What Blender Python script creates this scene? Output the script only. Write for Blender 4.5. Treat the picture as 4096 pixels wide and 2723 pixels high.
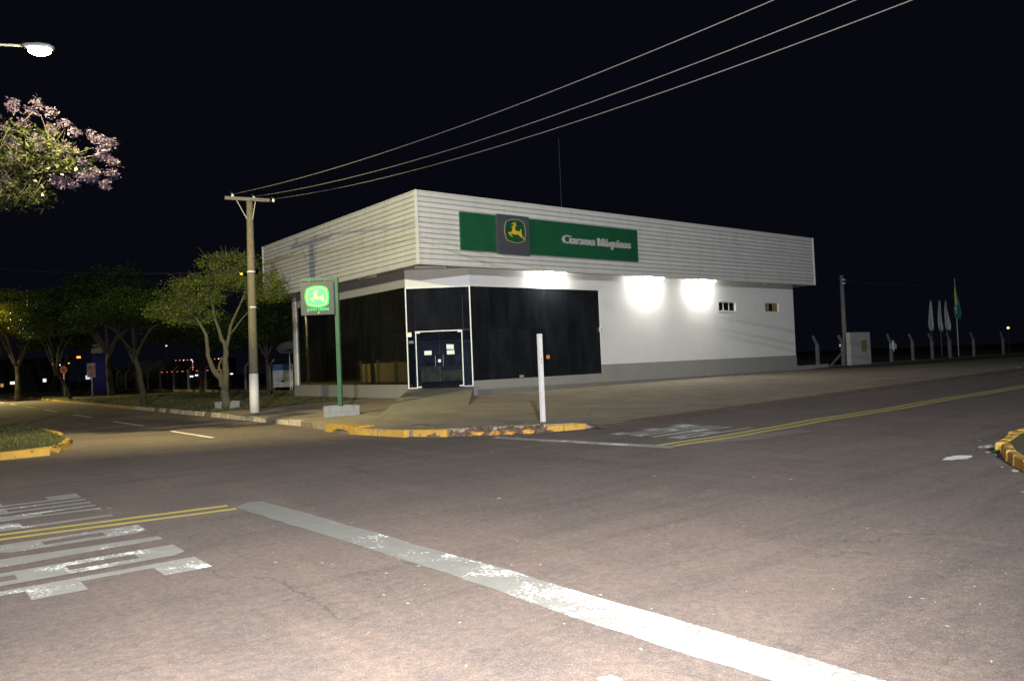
import bpy, bmesh, math, random
import numpy as np
from mathutils import Vector, Matrix, geometry
for o in list(bpy.data.objects): bpy.data.objects.remove(o)
S = bpy.context.scene
COL = S.collection
# World frame: origin below the near top corner of the fascia, X along the long facade,
# Y along the side facade (up the avenue), Z up, metres.

# ------------------------------------------------------------------ camera
CAM = Vector((-15.640, -25.114, 1.65))
cd = bpy.data.cameras.new('camera'); cam = bpy.data.objects.new('camera', cd); COL.objects.link(cam)
fwd = Vector((0.62300, 0.78175, 0.02710)).normalized()
right = Vector((0.78208, -0.62186, -0.04075)); right = (right - fwd * right.dot(fwd)).normalized()
up = right.cross(fwd)
M = Matrix((right, up, -fwd)).transposed().to_4x4(); M.translation = CAM
cam.matrix_world = M
cd.sensor_fit = 'HORIZONTAL'; cd.sensor_width = 36; cd.lens = 36 * 3128.87 / 4096
cd.clip_start = 0.05; cd.clip_end = 1500
S.camera = cam
# ------------------------------------------------------------------ night sky
W = bpy.data.worlds.new('World'); S.world = W; W.use_nodes = True
wn = W.node_tree.nodes; bg = wn['Background']
bg.inputs[0].default_value = (0.0023, 0.0027, 0.0050, 1); bg.inputs[1].default_value = 1.0
# ------------------------------------------------------------------ the camera's own flash
fl = bpy.data.lights.new('camera_flash', 'SPOT'); fl.energy = 10300; fl.color = (1.0, 0.95, 0.90)
fl.spot_size = math.radians(100); fl.spot_blend = 0.85; fl.shadow_soft_size = 0.02
flo = bpy.data.objects.new('camera_flash', fl); COL.objects.link(flo)
Mf = M @ Matrix.Rotation(math.radians(5), 4, 'Y'); Mf.translation = CAM + right * 0.01 + up * 0.14; flo.matrix_world = Mf
# ------------------------------------------------------------------ view
S.view_settings.view_transform = 'Standard'; S.view_settings.look = 'None'
S.view_settings.exposure = 0; S.view_settings.gamma = 1
S.view_settings.use_curve_mapping = False
S.cycles.use_denoising = True
S.cycles.max_bounces = 6
S.cycles.sample_clamp_indirect = 4

R = random.Random(7)
# ------------------------------------------------------------------ object helpers
def tag(o, label=None, cat=None, group=None, kind=None):
    if label: o['label'] = label
    if cat: o['category'] = cat
    if group: o['group'] = group
    if kind: o['kind'] = kind
    return o
def empty(name, loc=(0, 0, 0), rz=0, **k):
    o = bpy.data.objects.new(name, None); COL.objects.link(o); o.location = loc; o.rotation_euler = (0, 0, rz)
    o.empty_display_size = .2
    return tag(o, **k)
def link(name, me, parent=None, mat=None, loc=None, rz=None):
    o = bpy.data.objects.new(name, me); COL.objects.link(o)
    if mat is not None and not len(me.materials): me.materials.append(mat)
    if parent is not None:
        o.parent = parent
    if loc is not None: o.location = loc
    if rz is not None: o.rotation_euler = (0, 0, rz)
    return o
class MB:
    """collects simple solids into one mesh"""
    def __init__(s): s.v = []; s.f = []
    def add(s, vs, fs):
        n = len(s.v); s.v += [tuple(x) for x in vs]; s.f += [tuple(i + n for i in f) for f in fs]; return s
    def box(s, a, b):
        x0, y0, z0 = [min(i, j) for i, j in zip(a, b)]; x1, y1, z1 = [max(i, j) for i, j in zip(a, b)]
        return s.add([(x0,y0,z0),(x1,y0,z0),(x1,y1,z0),(x0,y1,z0),(x0,y0,z1),(x1,y0,z1),(x1,y1,z1),(x0,y1,z1)],
                     [(0,3,2,1),(4,5,6,7),(0,1,5,4),(1,2,6,5),(2,3,7,6),(3,0,4,7)])
    def obox(s, c, ax, ay, az):
        c = Vector(c); ax = Vector(ax); ay = Vector(ay); az = Vector(az); vs = []
        for k in (-1, 1):
            for i, j in ((-1,-1),(1,-1),(1,1),(-1,1)): vs.append(c + ax*i + ay*j + az*k)
        return s.add(vs, [(0,3,2,1),(4,5,6,7),(0,1,5,4),(1,2,6,5),(2,3,7,6),(3,0,4,7)])
    def prism(s, poly, z0, z1):
        n = len(poly)
        tri = geometry.tessellate_polygon([[Vector((p[0], p[1], 0)) for p in poly]])
        vs = [(p[0], p[1], z0) for p in poly] + [(p[0], p[1], z1) for p in poly]
        fs = [tuple(n + i for i in t) for t in tri] + [tuple(reversed(t)) for t in tri]
        fs += [(i, (i+1) % n, n + (i+1) % n, n + i) for i in range(n)]
        return s.add(vs, fs)
    def tube(s, pts, rad, n=8, cap=True):
        pts = [Vector(p) for p in pts]
        if not hasattr(rad, '__len__'): rad = [rad] * len(pts)
        rings = []; prev = None
        for i, p in enumerate(pts):
            d = (pts[min(i+1, len(pts)-1)] - pts[max(i-1, 0)]).normalized()
            if prev is None:
                a = d.cross(Vector((0, 0, 1)))
                if a.length < .05: a = d.cross(Vector((1, 0, 0)))
                a.normalize()
            else:
                a = (prev - d * prev.dot(d)).normalized()
            prev = a; b = d.cross(a)
            rings.append([p + (a * math.cos(t*2*math.pi/n) + b * math.sin(t*2*math.pi/n)) * rad[i] for t in range(n)])
        vs = [q for r in rings for q in r]; fs = []
        for i in range(len(rings)-1):
            for t in range(n):
                fs.append((i*n+t, i*n+(t+1) % n, (i+1)*n+(t+1) % n, (i+1)*n+t))
        if cap: fs += [tuple(range(n))[::-1], tuple(range((len(rings)-1)*n, len(rings)*n))]
        return s.add(vs, fs)
    def mesh(s, name, smooth=False):
        me = bpy.data.meshes.new(name); me.from_pydata(s.v, [], s.f); me.update()
        bm = bmesh.new(); bm.from_mesh(me); bmesh.ops.recalc_face_normals(bm, faces=bm.faces); bm.to_mesh(me); bm.free()
        if smooth:
            for p in me.polygons: p.use_smooth = True
        return me
    def build(s, name, mat, parent=None, smooth=False, loc=None, rz=None):
        return link(name, s.mesh(name, smooth), parent, mat, loc, rz)
def bevel(o, w=.01, seg=2):
    m = o.modifiers.new('bevel', 'BEVEL'); m.width = w; m.segments = seg; m.limit_method = 'ANGLE'
    return o

# ------------------------------------------------------------------ materials
def new_mat(name):
    m = bpy.data.materials.new(name); m.use_nodes = True; nt = m.node_tree
    return m, nt, nt.nodes['Principled BSDF']
def N(nt, t, **k):
    n = nt.nodes.new(t)
    for a, b in k.items():
        if a in n.inputs: n.inputs[a].default_value = b
        else: setattr(n, a, b)
    return n
def noise(nt, scale, detail=4, rough=.55, vec=None, dist=0):
    n = nt.nodes.new('ShaderNodeTexNoise'); n.inputs['Scale'].default_value = scale
    n.inputs['Detail'].default_value = detail; n.inputs['Roughness'].default_value = rough
    n.inputs['Distortion'].default_value = dist
    if vec is not None: nt.links.new(vec, n.inputs['Vector'])
    return n.outputs['Fac']
def ramp(nt, fac, stops):
    r = nt.nodes.new('ShaderNodeValToRGB'); e = r.color_ramp.elements
    while len(e) < len(stops): e.new(.5)
    for i, (p, c) in enumerate(stops):
        e[i].position = p; e[i].color = (*c, 1) if len(c) == 3 else c
    nt.links.new(fac, r.inputs[0]); return r.outputs[0]
def gray(*ps): return [(p, (v, v, v)) for p, v in ps]
def mixc(nt, fac, a, b, mode='MIX'):
    m = nt.nodes.new('ShaderNodeMix'); m.data_type = 'RGBA'; m.blend_type = mode
    for sck, val in ((m.inputs[0], fac), (m.inputs[6], a), (m.inputs[7], b)):
        if isinstance(val, (int, float)): sck.default_value = val
        elif isinstance(val, tuple): sck.default_value = (*val, 1) if len(val) == 3 else val
        else: nt.links.new(val, sck)
    return m.outputs[2]
def math_(nt, op, a, b=None, c=None):
    m = nt.nodes.new('ShaderNodeMath'); m.operation = op
    for i, v in enumerate((a, b, c)):
        if v is None: continue
        if isinstance(v, (int, float)): m.inputs[i].default_value = v
        else: nt.links.new(v, m.inputs[i])
    return m.outputs[0]
def coords(nt, scale=None, rot=None):
    g = nt.nodes.new('ShaderNodeNewGeometry')
    if scale is None and rot is None: return g.outputs['Position']
    mp = nt.nodes.new('ShaderNodeMapping')
    if scale: mp.inputs['Scale'].default_value = scale
    if rot: mp.inputs['Rotation'].default_value = rot
    nt.links.new(g.outputs['Position'], mp.inputs['Vector']); return mp.outputs['Vector']
def bump(nt, bsdf, h, dist, strength=1.0):
    b = nt.nodes.new('ShaderNodeBump'); b.inputs['Distance'].default_value = dist; b.inputs['Strength'].default_value = strength
    nt.links.new(h, b.inputs['Height']); nt.links.new(b.outputs[0], bsdf.inputs['Normal'])
def simple(name, col, rough=.6, var=.12, scale=3., metal=0., bmp=0., bscale=60., spec=.5, vec_scale=None):
    m, nt, b = new_mat(name)
    c0 = tuple(max(0, x * (1 - var)) for x in col); c1 = tuple(min(1, x * (1 + var)) for x in col)
    v = coords(nt, vec_scale)
    nt.links.new(ramp(nt, noise(nt, scale, 6, .6, v), [(.3, c0), (.7, c1)]), b.inputs['Base Color'])
    b.inputs['Roughness'].default_value = rough; b.inputs['Metallic'].default_value = metal
    b.inputs['Specular IOR Level'].default_value = spec
    if bmp: bump(nt, b, noise(nt, bscale, 4, .6, v), bmp)
    return m
def emit(name, col, s):
    m, nt, b = new_mat(name)
    b.inputs['Base Color'].default_value = (*[min(.8, c) * .06 for c in col], 1)
    b.inputs['Emission Color'].default_value = (*col, 1); b.inputs['Emission Strength'].default_value = s
    b.inputs['Roughness'].default_value = .4
    return m

def asphalt_mat():
    m, nt, b = new_mat('asphalt')
    P = coords(nt)
    big = noise(nt, .22, 6, .66, P, .8)
    col = ramp(nt, big, [(.30, (.142, .113, .100)), (.5, (.172, .136, .118)), (.70, (.210, .162, .136))])
    st = noise(nt, 1.0, 5, .65, coords(nt, (.28, 2.2, 1)), .4)           # tyre-polished streaks along the road
    col = mixc(nt, math_(nt, 'MULTIPLY', ramp(nt, st, gray((.46, 0), (.68, 1))), .42), col, (.085, .075, .072))
    st2 = noise(nt, 1.4, 4, .6, coords(nt, (1.6, .25, 1)), .5)
    col = mixc(nt, math_(nt, 'MULTIPLY', ramp(nt, st2, gray((.50, 0), (.72, 1))), .42), col, (.25, .185, .145))
    med = noise(nt, 14, 5, .7, P)
    col = mixc(nt, .55, col, ramp(nt, med, gray((.3, .30), (.7, .70))), 'OVERLAY')
    vo = N(nt, 'ShaderNodeTexVoronoi', Scale=150.0); nt.links.new(P, vo.inputs['Vector'])
    sp = nt.nodes.new('ShaderNodeSeparateColor'); nt.links.new(vo.outputs['Color'], sp.inputs[0])
    col = mixc(nt, .75, col, ramp(nt, sp.outputs[0], gray((0, .33), (.55, .48), (.90, .55), (.96, .80))), 'OVERLAY')
    col = mixc(nt, ramp(nt, noise(nt, 9, 3, .5, P), gray((.72, 0), (.78, .3))), col, (.20, .10, .06))
    # hairline cracks
    vc = N(nt, 'ShaderNodeTexVoronoi', Scale=.33, feature='DISTANCE_TO_EDGE')
    nz = N(nt, 'ShaderNodeTexNoise', Scale=1.7, Detail=6.0); nt.links.new(P, nz.inputs['Vector']); wv = mixc(nt, .9, P, nz.outputs['Color'], 'ADD')
    nt.links.new(wv, vc.inputs['Vector'])
    ck = math_(nt, 'MULTIPLY', ramp(nt, vc.outputs[0], gray((0, 1), (.006, 0))), ramp(nt, noise(nt, .5, 2, .5, P), gray((.54, 0), (.62, .5))))
    col = mixc(nt, ck, col, (.035, .03, .028))
    nt.links.new(col, b.inputs['Base Color'])
    b.inputs['Roughness'].default_value = .88; b.inputs['Specular IOR Level'].default_value = .3
    h = math_(nt, 'ADD', math_(nt, 'MULTIPLY', vo.outputs['Distance'], .6), noise(nt, 40, 4, .7, P))
    bump(nt, b, h, .006, .6)
    return m
def paint_mat(name, base, bright, amount, grime=.35):
    """old thermoplastic: grey worn paint with patches where fresh glass-bead paint remains"""
    m, nt, b = new_mat(name); P = coords(nt)
    col = ramp(nt, noise(nt, 5, 6, .7, P), [(.3, tuple(x*.86 for x in base)), (.7, tuple(x*1.1 for x in base))])
    st = noise(nt, 3, 5, .7, coords(nt, (.7, 6, 1)))
    col = mixc(nt, math_(nt, 'MULTIPLY', ramp(nt, st, gray((.5, 0), (.75, 1))), grime), col, tuple(x*.55 for x in base))
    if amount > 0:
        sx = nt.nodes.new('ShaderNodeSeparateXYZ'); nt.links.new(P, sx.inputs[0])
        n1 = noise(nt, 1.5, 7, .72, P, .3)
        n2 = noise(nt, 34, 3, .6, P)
        k = math_(nt, 'MULTIPLY', math_(nt, 'SUBTRACT', -19.6, sx.outputs[1]), .030) # painted flash return: bright bead patches spread towards low Y
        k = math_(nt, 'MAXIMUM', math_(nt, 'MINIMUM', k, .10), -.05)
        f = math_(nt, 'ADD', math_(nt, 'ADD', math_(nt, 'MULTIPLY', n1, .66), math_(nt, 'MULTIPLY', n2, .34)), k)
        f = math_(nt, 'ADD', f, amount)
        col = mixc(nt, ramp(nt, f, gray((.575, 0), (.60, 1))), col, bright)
    sp = noise(nt, 60, 3, .6, P)
    col = mixc(nt, ramp(nt, sp, gray((.66, 0), (.72, .6))), col, (.10, .085, .075))
    nt.links.new(col, b.inputs['Base Color']); b.inputs['Roughness'].default_value = .6
    bump(nt, b, noise(nt, 50, 4, .7, P), .004, .5)
    return m
def kerb_mat(name, c, chip):
    m, nt, b = new_mat(name); P = coords(nt)
    col = ramp(nt, noise(nt, 3, 5, .6, P), [(.3, tuple(x*.75 for x in c)), (.7, tuple(min(1, x*1.12) for x in c))])
    col = mixc(nt, ramp(nt, noise(nt, 7, 6, .75, P), gray((chip, 0), (chip+.06, .9))), col, (.17, .12, .085))
    nt.links.new(col, b.inputs['Base Color']); b.inputs['Roughness'].default_value = .85
    bump(nt, b, noise(nt, 22, 6, .7, P), .02, .7)
    return m
def concrete_mat(name, a, bcol, dirt=(.16, .09, .055), damp=.3):
    m, nt, b = new_mat(name); P = coords(nt)
    col = ramp(nt, noise(nt, .55, 6, .62, P, .5), [(.3, a), (.72, bcol)])
    col = mixc(nt, math_(nt, 'MULTIPLY', ramp(nt, noise(nt, 1.3, 7, .7, P, .4), gray((.5, 0), (.72, 1))), .55), col, dirt)
    col = mixc(nt, math_(nt, 'MULTIPLY', ramp(nt, noise(nt, .8, 6, .65, coords(nt, (1, .45, 1)), 1), gray((.50, 0), (.68, 1))), damp), col, (.07, .068, .05))
    col = mixc(nt, .5, col, ramp(nt, noise(nt, 22, 5, .75, P), gray((.3, .3), (.7, .7))), 'OVERLAY')
    br = N(nt, 'ShaderNodeTexVoronoi', Scale=.28, feature='DISTANCE_TO_EDGE'); nt.links.new(P, br.inputs['Vector'])
    ck = math_(nt, 'MULTIPLY', ramp(nt, br.outputs[0], gray((0, 1), (.007, 0))), ramp(nt, noise(nt, .6, 2, .5, P), gray((.45, 0), (.5, .7))))
    col = mixc(nt, ck, col, (.05, .04, .03))
    nt.links.new(col, b.inputs['Base Color']); b.inputs['Roughness'].default_value = .9
    bump(nt, b, noise(nt, 45, 5, .7, P), .006, .6)
    return m
def wall_mat(name, c, stain=.25, rough=.8):
    m, nt, b = new_mat(name); P = coords(nt)
    col = ramp(nt, noise(nt, .9, 5, .6, P), [(.3, tuple(x*.94 for x in c)), (.7, c)])
    st = noise(nt, 1.6, 6, .7, coords(nt, (2.2, 2.2, .25)))
    col = mixc(nt, math_(nt, 'MULTIPLY', ramp(nt, st, gray((.5, 0), (.78, 1))), stain), col, tuple(x*.6 for x in c))
    nt.links.new(col, b.inputs['Base Color']); b.inputs['Roughness'].default_value = rough
    bump(nt, b, noise(nt, 70, 4, .6, P), .002, .5)
    return m
def slat_mat():
    m, nt, b = new_mat('fascia_sheet'); P = coords(nt)
    oi = nt.nodes.new('ShaderNodeObjectInfo')
    col = ramp(nt, oi.outputs['Random'], [(0, (.56, .555, .545)), (1, (.62, .615, .605))])
    st = noise(nt, 1.2, 7, .72, coords(nt, (1.6, 1.6, .5)))
    col = mixc(nt, math_(nt, 'MULTIPLY', ramp(nt, st, gray((.48, 0), (.72, 1))), .42), col, (.36, .33, .29))
    ru = noise(nt, 2.3, 5, .7, coords(nt, (3.2, 3.2, .22)), .2)
    col = mixc(nt, math_(nt, 'MULTIPLY', ramp(nt, ru, gray((.66, 0), (.74, 1))), .45), col, (.33, .17, .08))
    nt.links.new(col, b.inputs['Base Color']); b.inputs['Roughness'].default_value = .55
    b.inputs['Specular IOR Level'].default_value = .3
    return m
def glass_mat(name, dust, rough=.02):
    m, nt, b = new_mat(name); P = coords(nt)
    oi = nt.nodes.new('ShaderNodeObjectInfo')
    d = ramp(nt, noise(nt, 1.1, 6, .65, coords(nt, (2, 2, .6))), [(.35, tuple(x*.6 for x in dust)), (.75, tuple(x*1.35 for x in dust))])
    d = mixc(nt, 1.0, d, ramp(nt, oi.outputs['Random'], gray((0, .8), (1, 1.15))), 'MULTIPLY')
    nt.links.new(d, b.inputs['Base Color'])
    b.inputs['Roughness'].default_value = rough; b.inputs['IOR'].default_value = 1.5
    r = ramp(nt, noise(nt, 3, 5, .7, P), gray((.4, rough), (.8, rough + .06))); nt.links.new(r, b.inputs['Roughness'])
    # the panes are not quite flat: reflections wobble
    bump(nt, b, noise(nt, .9, 2, .5, P), .005, .2)
    return m
def leaf_mat(name, cols, rough=.5, trans=.25):
    m, nt, b = new_mat(name)
    g = nt.nodes.new('ShaderNodeNewGeometry')
    c = ramp(nt, g.outputs['Random Per Island'], [(i / (len(cols)-1), k) for i, k in enumerate(cols)])
    c = mixc(nt, .6, c, ramp(nt, noise(nt, .8, 4, .6, g.outputs['Position']), gray((.3, .3), (.7, .68))), 'OVERLAY')
    nt.links.new(c, b.inputs['Base Color']); b.inputs['Roughness'].default_value = rough
    tr = nt.nodes.new('ShaderNodeBsdfTranslucent'); nt.links.new(c, tr.inputs['Color'])
    mx = nt.nodes.new('ShaderNodeMixShader'); mx.inputs[0].default_value = trans
    nt.links.new(b.outputs[0], mx.inputs[1]); nt.links.new(tr.outputs[0], mx.inputs[2])
    nt.links.new(mx.outputs[0], nt.nodes['Material Output'].inputs['Surface'])
    return m
def bark_mat(name, a, c):
    m, nt, b = new_mat(name)
    v = coords(nt, (6, 6, 1.6))
    nt.links.new(ramp(nt, noise(nt, 3, 6, .7, v), [(.3, a), (.7, c)]), b.inputs['Base Color'])
    b.inputs['Roughness'].default_value = .9; bump(nt, b, noise(nt, 8, 6, .7, v), .03, .8)
    return m
M_asph = asphalt_mat()
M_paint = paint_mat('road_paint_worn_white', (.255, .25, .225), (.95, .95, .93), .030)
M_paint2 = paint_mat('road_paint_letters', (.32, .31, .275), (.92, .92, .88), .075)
M_patch = paint_mat('road_paint_almost_gone', (.215, .185, .16), (.3, .3, .3), 0, .6)
M_yel = paint_mat('road_paint_yellow', (.58, .48, .12), (1, 1, 1), 0, .25)
M_dash = paint_mat('road_paint_dash', (.88, .86, .80), (1, 1, 1), 0, .15)
K_yel = kerb_mat('kerb_yellow', (.52, .30, .05), .57)
K_yold = kerb_mat('kerb_old_yellow', (.42, .27, .05), .54)
K_wht = kerb_mat('kerb_faded_white', (.55, .47, .38), .56)
K_gry = kerb_mat('kerb_bare', (.18, .15, .11), .50)
M_conc = concrete_mat('pavement_concrete', (.215, .182, .138), (.335, .275, .20))
M_ramp = concrete_mat('ramp_concrete', (.24, .22, .165), (.32, .285, .205), (.19, .13, .085), .12)
M_grass = concrete_mat('verge_soil_and_grass', (.055, .06, .022), (.11, .085, .04), (.09, .045, .025))
M_wall = wall_mat('white_wall', (.72, .715, .70), .12)
M_plinth = wall_mat('grey_plinth', (.27, .265, .25), .4)
M_foot = wall_mat('footing', (.17, .165, .15), .5)
M_soffit = wall_mat('soffit', (.42, .41, .40), .2)
M_slat = slat_mat()
M_slatback = simple('slat_backing', (.10, .10, .095), .8)
M_trim = wall_mat('white_trim', (.72, .71, .68), .12, .5)
M_frame = simple('white_aluminium_frame', (.78, .78, .77), .4, .05)
M_steel = simple('brushed_steel', (.7, .7, .7), .25, .05, metal=.9)
M_glassR = glass_mat('tinted_glass', (.013, .015, .019))
M_glassL = glass_mat('tinted_glass_side', (.012, .012, .010), .01)
M_glassD = glass_mat('tinted_glass_entrance', (.013, .015, .021), .01)
def clear_tint(name, tint, k):
    m, nt, b = new_mat(name); b.inputs['Base Color'].default_value = (.012, .014, .022, 1); b.inputs['Roughness'].default_value = .015
    tr = nt.nodes.new('ShaderNodeBsdfTransparent'); tr.inputs[0].default_value = (*tint, 1)
    mx = nt.nodes.new('ShaderNodeMixShader'); mx.inputs[0].default_value = k
    sm = ramp(nt, noise(nt, 4, 6, .7, coords(nt)), gray((.45, .9), (.8, .6)))
    nt.links.new(math_(nt, 'MULTIPLY', sm, k), mx.inputs[0])
    nt.links.new(b.outputs[0], mx.inputs[1]); nt.links.new(tr.outputs[0], mx.inputs[2]); nt.links.new(mx.outputs[0], nt.nodes['Material Output'].inputs['Surface'])
    return m
M_glassT = clear_tint('tinted_glass_door', (.62, .68, .80), .85)
M_dark = simple('dark_void', (.012, .012, .012), .8)
M_green = simple('sign_green', (.010, .085, .036), .45, .12, 1.5)
M_gpost = simple('green_painted_steel', (.022, .085, .045), .5, .25, 4)
M_char = simple('sign_charcoal', (.06, .065, .08), .5, .15, 5)
M_boxf = simple('sign_grey_face', (.035, .038, .044), .45, .12, 5)
M_letter = simple('letter_grey', (.40, .40, .40), .5, .1, 8)
M_dgreen = simple('emblem_green', (.008, .07, .032), .45, .1)
M_deer = simple('emblem_yellow', (.62, .42, .02), .5, .1)
M_ring = simple('emblem_ring', (.33, .30, .12), .5, .1)
M_block = wall_mat('white_block', (.20, .205, .22), .45)
M_soil = simple('planter_soil', (.06, .05, .025), .9, .5, 20, bmp=.03, bscale=30)
M_polec = bark_mat('pole_concrete', (.14, .118, .075), (.225, .19, .125))
M_polew = simple('pole_white_paint', (.60, .58, .56), .6, .08, 3)
M_wood = simple('crossarm_wood', (.13, .12, .10), .8, .3, 12)
M_porc = simple('porcelain', (.7, .7, .7), .3, .05)
M_wire = simple('aluminium_wire', (.20, .19, .165), .5, .1)
M_wired = simple('dark_cable', (.05, .05, .05), .6, .1)
M_wpost = simple('white_post_paint', (.64, .62, .60), .5, .1, 5)
M_rust = simple('rusty_metal', (.16, .09, .05), .7, .4, 15)
M_paper = simple('paper', (.82, .82, .82), .7, .04)
M_orange = simple('orange_sticker', (.75, .27, .07), .6, .1, 30)
M_fpost = simple('concrete_fence_post', (.15, .15, .145), .85, .2, 6)
M_brick = wall_mat('low_wall_brick', (.21, .15, .11), .5)
M_red = simple('sign_red', (.95, .10, .04), .4, .06)
M_signg = simple('sign_grey', (.36, .36, .35), .5, .08)
M_signk = simple('sign_black', (.03, .03, .035), .5)
M_sfpost = simple('sign_post_galvanised', (.26, .24, .18), .5, .15)
M_navy = simple('navy_panel', (.010, .014, .15), .4, .1)
M_white = simple('white_panel', (.55, .57, .62), .5, .06)
BK1 = bark_mat('bark_pale', (.06, .052, .03), (.135, .12, .075))
BK2 = bark_mat('bark_dark', (.02, .018, .012), (.052, .044, .03))
LF1 = leaf_mat('leaves_olive', [(.05, .10, .009), (.12, .17, .017), (.21, .215, .028)])
LF2 = leaf_mat('leaves_deep', [(.016, .036, .008), (.034, .064, .012), (.06, .10, .016)])
LF3 = leaf_mat('leaves_yellowish', [(.09, .13, .012), (.17, .20, .018), (.28, .26, .03)])
LF4 = leaf_mat('leaves_glossy', [(.008, .014, .005), (.022, .028, .008), (.05, .054, .02)], .25, .3)
FL1 = leaf_mat('pink_petals', [(.042, .026, .060), (.072, .050, .10), (.10, .076, .14)], .7, .35)

# ------------------------------------------------------------------ terrain
def clamp(x, a=0., b=1.): return max(a, min(b, x))
def smooth(x): x = clamp(x); return x*x*(3-2*x)
def zroad(u, v=0): return .011 * clamp(u + 6, 0, 36)
def zkerb(u): return .14 - .105 * smooth((u + 3.25) / .5)
def zblock(u, v):                                   # the corner block the building stands on
    a = u + 6.2; b = v + 11.8
    s = smooth(clamp(min(a / 7.2, b / 12.6)))
    edge = zroad(u) + zkerb(u) + (.0018 * max(0, v))
    inner = .29 + .06 * clamp(u / 27) + .15 * smooth((u - 27.3) / 4)
    return edge * (1 - s) + max(inner, edge) * s
def sheet(name, outline, zf, step, mat, lift=0., skirt=0., dense=None):
    pts = [Vector((p[0], p[1])) for p in outline]; n = len(pts)
    x0 = min(p.x for p in pts); x1 = max(p.x for p in pts); y0 = min(p.y for p in pts); y1 = max(p.y for p in pts)
    edges = [(i, (i+1) % n) for i in range(n)]
    allp = list(pts)
    def grid(ax, bx, ay, by, st):
        x = ax + st * .37
        while x < bx:
            y = ay + st * .41
            while y < by:
                allp.append(Vector((x, y))); y += st
            x += st
    grid(x0, x1, y0, y1, step)
    if dense: grid(*dense)
    res = geometry.delaunay_2d_cdt(allp, edges, [], 1, 1e-4)
    V = [(p.x, p.y, zf(p.x, p.y) + lift) for p in res[0]]; F = [tuple(f) for f in res[2]]
    if skirt:
        k = len(V); V += [(p.x, p.y, zf(p.x, p.y) + lift) for p in pts] + [(p.x, p.y, zf(p.x, p.y) + lift - skirt) for p in pts]
        F += [(k+i, k+(i+1) % n, k+n+(i+1) % n, k+n+i) for i in range(n)]
    me = bpy.data.meshes.new(name); me.from_pydata(V, [], F); me.update()
    return tag(link(name, me, None, mat), kind='structure')
sheet('road', [(-90, -60), (200, -60), (200, 200), (-90, 200)], lambda u, v: zroad(u) + (.0 if u > -200 else 0), 9, M_asph)
g = MB(); g.add([(-900, -900, -.6), (900, -900, -.6), (900, 900, -.6), (-900, 900, -.6)], [(0, 1, 2, 3)])
tag(g.build('ground', M_grass), kind='structure')
KN = [(-5.1, 92), (-5.4, 60), (-5.75, 30), (-5.87, 19.2), (-6.05, 3), (-6.2, -3.9), (-6.5, -5.6), (-6.62, -7.2), (-6.45, -8.6),
      (-5.95, -9.75), (-5.17, -10.72), (-4.3, -11.4), (-3.4, -11.85), (-2.6, -11.95), (-.78, -11.95), (3, -11.8), (12, -11.5), (25, -11.5), (60, -11.5), (120, -11.5)]
# soil and grass of the block, concrete pavement laid over it
sheet('grass_verge', [(-4.9, 130)] + KN[:4] + [(-5.9, 5.2), (4, 5.2), (4, 3.4), (28, 3.4), (28, -4), (120, -4), (120, 130)], zblock, 2.2, M_grass, .0)
pav = [(-5.90, 5.6)] + [(-6.03, 3.02), (-6.18, -3.88), (-6.48, -5.6), (-6.6, -7.2), (-6.43, -8.6), (-5.9, -9.7), (-5.62, -9.9), (-5.4, -10.25), (-5.12, -10.42), (-4.85, -10.75), (-4.55, -10.92), (-4.25, -11.2), (-3.98, -11.3), (-3.8, -11.6), (-3.38, -11.83)] + [(p[0] + .02, p[1] + .02) for p in KN[13:]] + [(120, -3.2), (60, -3.2), (29.6, -3.0), (28.4, 1.6), (1.4, 1.6), (1.4, 5.6)]
sheet('pavement', pav, zblock, 1.1, M_conc, .022, .3)
# side pavement strip continuing along the side wall, and the blocks across the avenue and across the street
KI = [(-40, -5.9), (-17, -5.55), (-13.83, -5.21), (-12.97, -4.77), (-12.4, -3.83), (-11.92, -1.89), (-11.8, .5), (-11.8, 8), (-11.8, 100)]
def inset(poly, w):
    P = [Vector(p) for p in poly]; out = []
    for q, p in enumerate(P):
        d = (P[min(q+1, len(P)-1)] - P[max(q-1, 0)]).normalized(); out.append(tuple(p + Vector((-d.y, d.x)) * w))
    return out
sheet('median_verge', inset(KI, .11) + [(-11.8, 190), (-80, 190), (-80, -5.9)], lambda u, v: .12 + .05 * smooth((-12 - u) / 3), 3, M_grass, 0, .2)
KS = [(60, -20.2), (30, -20.2), (12, -20.2), (-.84, -20.15), (-1.5, -20.19), (-2.63, -20.4), (-3.5, -20.76), (-4.13, -21.08), (-4.62, -21.39), (-5.6, -22.4), (-6, -24), (-6, -50)]
sheet('far_pavement', inset(KS, .11) + [(60, -50)], lambda u, v: zroad(u) + .125, 3, M_grass, 0, .2)

# ---- kerb stones
def resample(poly, step):
    out = []; d0 = 0
    P = [Vector(p) for p in poly]; acc = 0.; 
    for a, b in zip(P[:-1], P[1:]):
        L = (b - a).length; t = -acc % step if acc else 0
        while t < L:
            out.append((a + (b - a) * (t / L), (b - a).normalized())); t += step
        acc += L
    return out
def stone_mesh(seed, L=.94, w=.15, h=.30):
    r = random.Random(seed); bm = bmesh.new()
    bmesh.ops.create_cube(bm, size=1)
    for v in bm.verts:
        v.co.x *= L; v.co.y *= w; v.co.z *= h
        if v.co.z > 0:
            if v.co.y < 0: v.co.y += .025
            v.co.z += r.uniform(-.012, .008)
            v.co.x += r.uniform(-.012, .012)
    bmesh.ops.bevel(bm, geom=[e for e in bm.edges if max(v.co.z for v in e.verts) > 0], offset=.018, segments=1, affect='EDGES')
    me = bpy.data.meshes.new('kerb_stone'); bm.to_mesh(me); bm.free(); return me
STM = {}
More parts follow.
